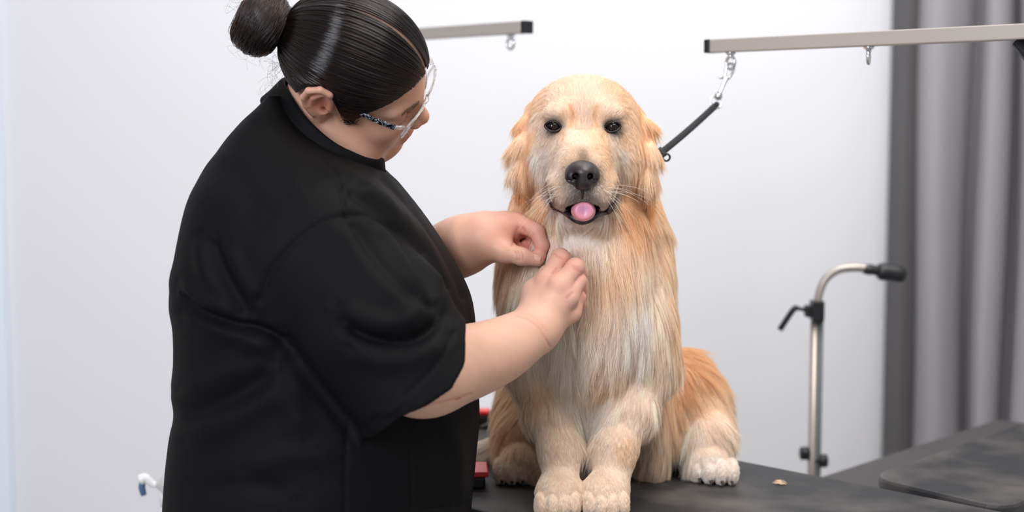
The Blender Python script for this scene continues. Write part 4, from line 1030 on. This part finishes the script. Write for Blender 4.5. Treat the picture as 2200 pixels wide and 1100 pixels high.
for sx in (-1, 1):
    nit += [(chain([NP(sx*.0100, -.030, -.002), NP(sx*.0098, -.006, -.0028)], [.0046, .0040], .002), .0018, 'cut'),
            (chain([NP(sx*.0095, -.016, -.0062), NP(sx*.0130, -.014, -.0088), NP(sx*.0180, -.011, -.0085), NP(sx*.0222, -.005, -.0045)], [.0030, .0024, .0018, .0010], .002), .0018, 'cut')]
nit += [(cone(NP(0, -.014, -.022), NP(0, -.025, -.0085), .0011, .0009), .002, 'cut')]
V, F = mesh_field(union(nit), NOSE-.034, NOSE+.034, .0008); from_np('nose', V, F, M['nose'], dog)
mesh_of('philtrum', [tube(np.array([SF(1251, q, -.0006) for q in (399, 407, 414, 421, 427)]), [.0036, .0030, .0025, .0021, .0016], 10)], M['nose'], dog)
M['tongue'] = attr_mat('wet_tongue', rough=.36, spec=.5, bump=(700, .25, .0005), sss=.15)
tc_ = W(1254, 452, 1.972)
tb = ell(tc_ + np.array([0, .012, -.001]), (.0172, .030, .0150)); tg = cone(tc_ + np.array([0, -.0105, .016]), tc_ + np.array([0, -.0095, -.005]), .0016, .0008)
tw_ = ell(tc_ + np.array([0, -.044, .002]), (.030, .036, .030))
def tf(P): return smax(smax(smax(tb(P), (tc_[1]-.0125)-P[:, 1], .006), -tw_(P), .005), -tg(P), .003)
V, F = mesh_field(tf, tc_-.06, tc_+.06, .0013)
e_ = np.linalg.norm((V-tc_)[:, [0, 2]]/np.array([.0172, .0152]), axis=1)[:, None]; mi = np.clip(1.15-e_, 0, 1)*np.clip(.8+(V[:, 2:3]-tc_[2])/.02, 0, 1)
tcol = lin((232, 150, 158))*(1-mi*.8)+lin((178, 128, 170))*mi*.8
from_np('tongue', V, F, M['tongue'], dog, tcol)
M['lip'] = mat('black_lip', (44, 32, 36), .35, bump=(160, .5, .002))
lp = spline(LIPS, 70); parts = []
lr = np.interp(np.linspace(0, 1, 70), [0, .08, .2, .32, .5, .68, .8, .92, 1], [.0026, .0048, .0030, .0044, .0056, .0048, .0058, .0066, .0026])
lr = lr*(1+.22*np.sin(np.arange(70)*1.9)*(np.abs(np.arange(70)-35) > 22))
mesh_of('lip', [tube(lp, lr, 12)], M['lip'], dog)
M['claw'] = mat('dark_claw', (40, 34, 32), .4)
for X, y0, tw in ((.0655, 1.995, 0), (.1345, 1.995, 0), (.318, 2.205, .35), (.0085, 2.205, -.25)):
    for dx in (-.024, -.0085, .0085, .024):
        p = np.array([X+dx, y0-.017+abs(dx)*.52-dx*tw, TZ+.011]); mesh_of('claw', [tube([p, p+np.array([0, -.006, -.003]), p+np.array([0, -.011, -.0085])], [.0032, .0024, .0008], 8)], M['claw'], dog)

# ---- coat: strands combed over the body
tri = np.vstack([dF[:, [0, 1, 2]], dF[:, [0, 2, 3]]]); A = dV[tri]; ar_ = np.linalg.norm(np.cross(A[:, 1]-A[:, 0], A[:, 2]-A[:, 0]), axis=1)/2
cen_ = A.mean(1); nrm_ = np.cross(A[:, 1]-A[:, 0], A[:, 2]-A[:, 0]); nrm_ /= np.linalg.norm(nrm_, axis=1)[:, None]+1e-12
lenT = np.interp((vl[tri].mean(1)*1000), [4, 8, 14, 25, 45], [3.4e6, 2.3e6, 1.5e6, .95e6, .70e6])
lenT *= np.where(nrm_[:, 1] > .35, .35, 1.0)*np.where(nrm_[:, 2] < -.8, .2, 1.0)*FURD
prob = ar_*lenT; N = int(prob.sum()); rng = np.random.default_rng(21)
pick = rng.choice(len(tri), N, p=prob/prob.sum()); b1 = rng.random((N, 2)); fl = b1.sum(1) > 1; b1[fl] = 1-b1[fl]
A = dV[tri[pick]]; R = A[:, 0] + b1[:, :1]*(A[:, 1]-A[:, 0]) + b1[:, 1:]*(A[:, 2]-A[:, 0])
Nn = dN[tri[pick]]; Nn = Nn.mean(1); Nn /= np.linalg.norm(Nn, axis=1)[:, None]
D, Ln, K = coat(R, Nn)
Ln = Ln*np.where(Ln < .016, .82, 1.0)
# bare places: eyes, nose leather, inside of the mouth, lips, foot soles
ok = np.ones(N, bool)
for c in EYES: ok &= (((R-c-np.array([0, -.003, 0]))/np.array([.0116, .016, .0080]))**2).sum(1) > 1
ok &= (((R-NOSE)/np.array([.0225, .03, .0175]))**2).sum(1) > 1
ok &= (MOUTH(R) > .0012) & ~((seg_dist(R, LIPS) < .0050) & (R[:, 1] < 2.09))
for a, b in (((1177, 384), (1186, 430)), ((1329, 386), (1317, 430))): ok &= ~((seg_dist(PX(R), np.array([a, b], float)) < 3.4) & (R[:, 1] < 2.13))
ok &= R[:, 2] > TZ+.004
R, Nn, D, Ln, K = R[ok], Nn[ok], D[ok], Ln[ok], K[ok]; N = len(R)
lk = np.linalg.norm(R-W(1253, 330, 2.05), axis=1) < .14
# locks
cs = np.where(Ln < .010, .0025, np.where(Ln < .022, .0045, .0075))
warp = np.stack([vnoise(R*45, 31), vnoise(R*45, 32), vnoise(R*45, 33)], 1)*.004
key = np.floor((R+warp)/cs[:, None]).astype(np.int64); key = key[:, 0]*73856093 ^ key[:, 1]*19349663 ^ key[:, 2]*83492791
_, inv = np.unique(key, return_inverse=True); nc = inv.max()+1
cnt = np.bincount(inv, minlength=nc); mean = np.stack([np.bincount(inv, R[:, i], nc) for i in range(3)], 1)/cnt[:, None]
cr = rng.normal(size=(nc, 3)); ct = rng.normal(size=nc)
short = np.clip((.014-Ln)/.008, 0, 1)
Dd = D + cr[inv]*(.10-.04*short)[:, None] + rng.normal(0, 1, (N, 3))*(.05+.02*short)[:, None]
wv = np.stack([vnoise(R*16, 41), vnoise(R*16, 42), vnoise(R*16, 43)], 1); Dd += wv*.14*(1-short)[:, None]
Dd -= Nn*(Dd*Nn).sum(1)[:, None]; Dd /= np.linalg.norm(Dd, axis=1)[:, None]
lift = np.interp(Ln*1000, [4, 9, 16, 30, 60], [.34, .25, .20, .17, .13]) + .05*ct[inv] + rng.normal(0, .05, N); lift = np.clip(lift, .05, .9)
ear_ = (R[:, 2] > W(1250, 440, 2.1)[2]) & (np.abs(R[:, 0]-.105) > .078) & (R[:, 1] < 2.2); lift = np.where(ear_, lift*.45, lift); Lr_ear = np.where(ear_, 1.35, 1.0)
Lr = Ln*Lr_ear*np.clip(rng.normal(1, .18, N), .5, 1.5)*(1+.12*ct[inv])
k = 7; t = np.linspace(0, 1, k); P = np.zeros((N, k, 3))
cl_ = np.where(Ln < .012, .2, np.where(ear_, .35, .5))
ph = cr[inv]*3
for i, s in enumerate(t):
    out = Nn*(Lr*(lift*s - lift*.62*s*s))[:, None]
    P[:, i] = R + Dd*(Lr*s)[:, None] + out - (R-mean[inv])*(cl_*s**1.3)[:, None] + np.array([0, 0, -1.])*(Lr*.10*s*s)[:, None]
    P[:, i] += np.cross(Dd, Nn)*(Lr*.05*np.sin(s*4+ph[:, 0]*2)*s)[:, None]
# keep hair out of hands, sleeve and table
flat = P.reshape(-1, 3); nearH = (flat[:, 0] < .14) & (flat[:, 1] < 2.16) & (flat[:, 2] > 1.0)
bad = np.zeros(len(flat), bool); idx_ = np.where(nearH)[0]
if len(idx_): bad[idx_] = armsF(flat[idx_]) < .0012
keep = ~bad.reshape(N, k).any(1)
P[:, :, 2] = np.maximum(P[:, :, 2], TZ+.0012)
Kc = K*np.clip(1+.05*rng.normal(size=N)+.07*ct[inv], .7, 1.2)[:, None]
wht = (rng.random(N) < .10)[:, None]; Kc = np.where(wht, Kc*.6+lin(W_)*.4, Kc)
for c in EYES:
    m = np.clip(np.exp(-(((R-c)/np.array([.0130, .02, .0086]))**2).sum(1))*1.7, 0, .92)[:, None]; Kc = Kc*(1-m)+lin((56, 42, 40))*m
m = np.clip(np.exp(-(((R-NOSE-np.array([0, 0, -.008]))/np.array([.0235, .03, .0225]))**2).sum(1))*1.3, 0, .8)[:, None]*(rng.random((N, 1)) < .8); Kc = Kc*(1-m)+lin((74, 64, 64))*m
dl = seg_dist(R, LIPS); m = np.clip(np.exp(-(dl/.007)**2)*.8, 0, .8)[:, None]*(R[:, 1:2] < 2.09); Kc = Kc*(1-m)+lin((96, 66, 56))*m
for a, b in (((1178, 392), (1186, 432)), ((1328, 392), (1316, 432))):
    m = (.85*np.exp(-(seg_dist(PX(R), np.array([a, b], float))/9)**2)*(R[:, 1] < 2.13))[:, None]; Kc = Kc*(1-m)+lin((128, 86, 58))*m  # hair along the mouth creases coloured darker, as crease shade
# tear lines from the inner eye corners and freckled brows
for pts in ([(1200, 282), (1212, 292), (1208, 305)], [(1304, 283), (1292, 294), (1298, 308)], [(1226, 232), (1232, 255), (1224, 275)], [(1282, 232), (1276, 255), (1284, 275)]):
    q = np.array([tree_.ray_cast(o_, (Vector(W(a, b, 1.0))-o_).normalized(), 6)[0] for a, b in pts])
    m = .45*np.exp(-(seg_dist(R, q)/.0036)**2)[:, None]; Kc = Kc*(1-m)+lin((222, 166, 104))*m
sel = keep
P, Kc, Ln_ = P[sel], np.clip(Kc, 0, 1)[sel], Ln[sel]; Rs = R[sel]
prof = np.array([1, 1, .95, .85, .7, .5, .18])
def fur_mat():
    m = bpy.data.materials.new('golden_coat'); m.use_nodes = True; nt = m.node_tree; nt.nodes.clear()
    o = nt.nodes.new('ShaderNodeOutputMaterial'); a = nt.nodes.new('ShaderNodeAttribute'); a.attribute_name = 'col'
    d = nt.nodes.new('ShaderNodeBsdfDiffuse'); t = nt.nodes.new('ShaderNodeBsdfTranslucent'); g = nt.nodes.new('ShaderNodeBsdfHair'); g.component = 'Reflection'
    g.inputs['RoughnessU'].default_value = .35; g.inputs['RoughnessV'].default_value = .8; g.inputs['Color'].default_value = (.9, .86, .8, 1)
    m1 = nt.nodes.new('ShaderNodeMixShader'); m1.inputs[0].default_value = .38; m2 = nt.nodes.new('ShaderNodeMixShader'); m2.inputs[0].default_value = .10
    for q in (d, t): nt.links.new(a.outputs['Color'], q.inputs['Color'])
    nt.links.new(d.outputs[0], m1.inputs[1]); nt.links.new(t.outputs[0], m1.inputs[2]); nt.links.new(m1.outputs[0], m2.inputs[1]); nt.links.new(g.outputs[0], m2.inputs[2])
    nt.links.new(m2.outputs[0], o.inputs['Surface']); return m
M['fur'] = fur_mat()
rad = np.where(Ln_ < .012, .00013, np.where(Ln_ < .022, .00017, .00019))[:, None]*prof[None]
isHead = (Rs[:, 2] > W(1250, 470, 2.0)[2]) & (Rs[:, 1] < 2.2)
isEar = isHead & ((np.abs(Rs[:, 0]-.104) > .083))
isHead &= ~isEar
for nm, s_ in (('head_coat', isHead), ('ear_fringe', isEar), ('body_coat', ~(isHead | isEar))): strands(nm, P[s_], rad[s_], Kc[s_], M['fur'], dog)
print('fur strands', len(P))
# whiskers
wk = []
for sx in (-1, 1):
    for i in range(11):
        a, b = 1251+sx*rng.uniform(44, 64), rng.uniform(388, 428); h = tree_.ray_cast(o_, (Vector(W(a, b, 1.0))-o_).normalized(), 6)
        if h[0] is None: continue
        p = np.array(h[0]); d = unit([sx*rng.uniform(.5, 1.1), -.25, rng.uniform(-.9, .15)]); ln = rng.uniform(.035, .065)
        wk.append([p + d*ln*q + np.array([0, .1, -.35])*ln*q*q for q in np.linspace(0, 1, 10)])
wk = np.array(wk)
mw = mat('pale_whisker', (244, 238, 226), .35)
strands('whiskers', wk, np.linspace(.00015, .00004, 10), np.ones((len(wk), 3)), mw, dog)

# the leash's loop round the neck, sunk into the coat
nc_ = np.array([.110, 2.212, 1.232]); lp_ = []
for a in np.linspace(0, 2*np.pi, 48, endpoint=False):
    d = np.array([math.cos(a), math.sin(a), .27*math.cos(a)]); rr = np.linspace(.06, .16, 120); q = nc_ + rr[:, None]*d; v = dbF(q); j = np.argmax(v > -.004); j = min(j, int(36 if math.cos(a) < .5 else 60)); lp_.append(q[j])
lp_ = np.array(lp_); lp_ = (np.roll(lp_, 1, 0)+2*lp_+np.roll(lp_, -1, 0))/4
j = int(np.argmin(np.linalg.norm(lp_-s1_, axis=1))); lp_ = np.vstack([s1_[None]+sdir*.002, np.roll(lp_, -j, 0)[2:-1], s1_[None]+sdir*.002])
strap('neck_loop', spline(lp_, 90), .0050, .0022, M['blackwebbing'], le, np.array([.05, -.02, 1.]))
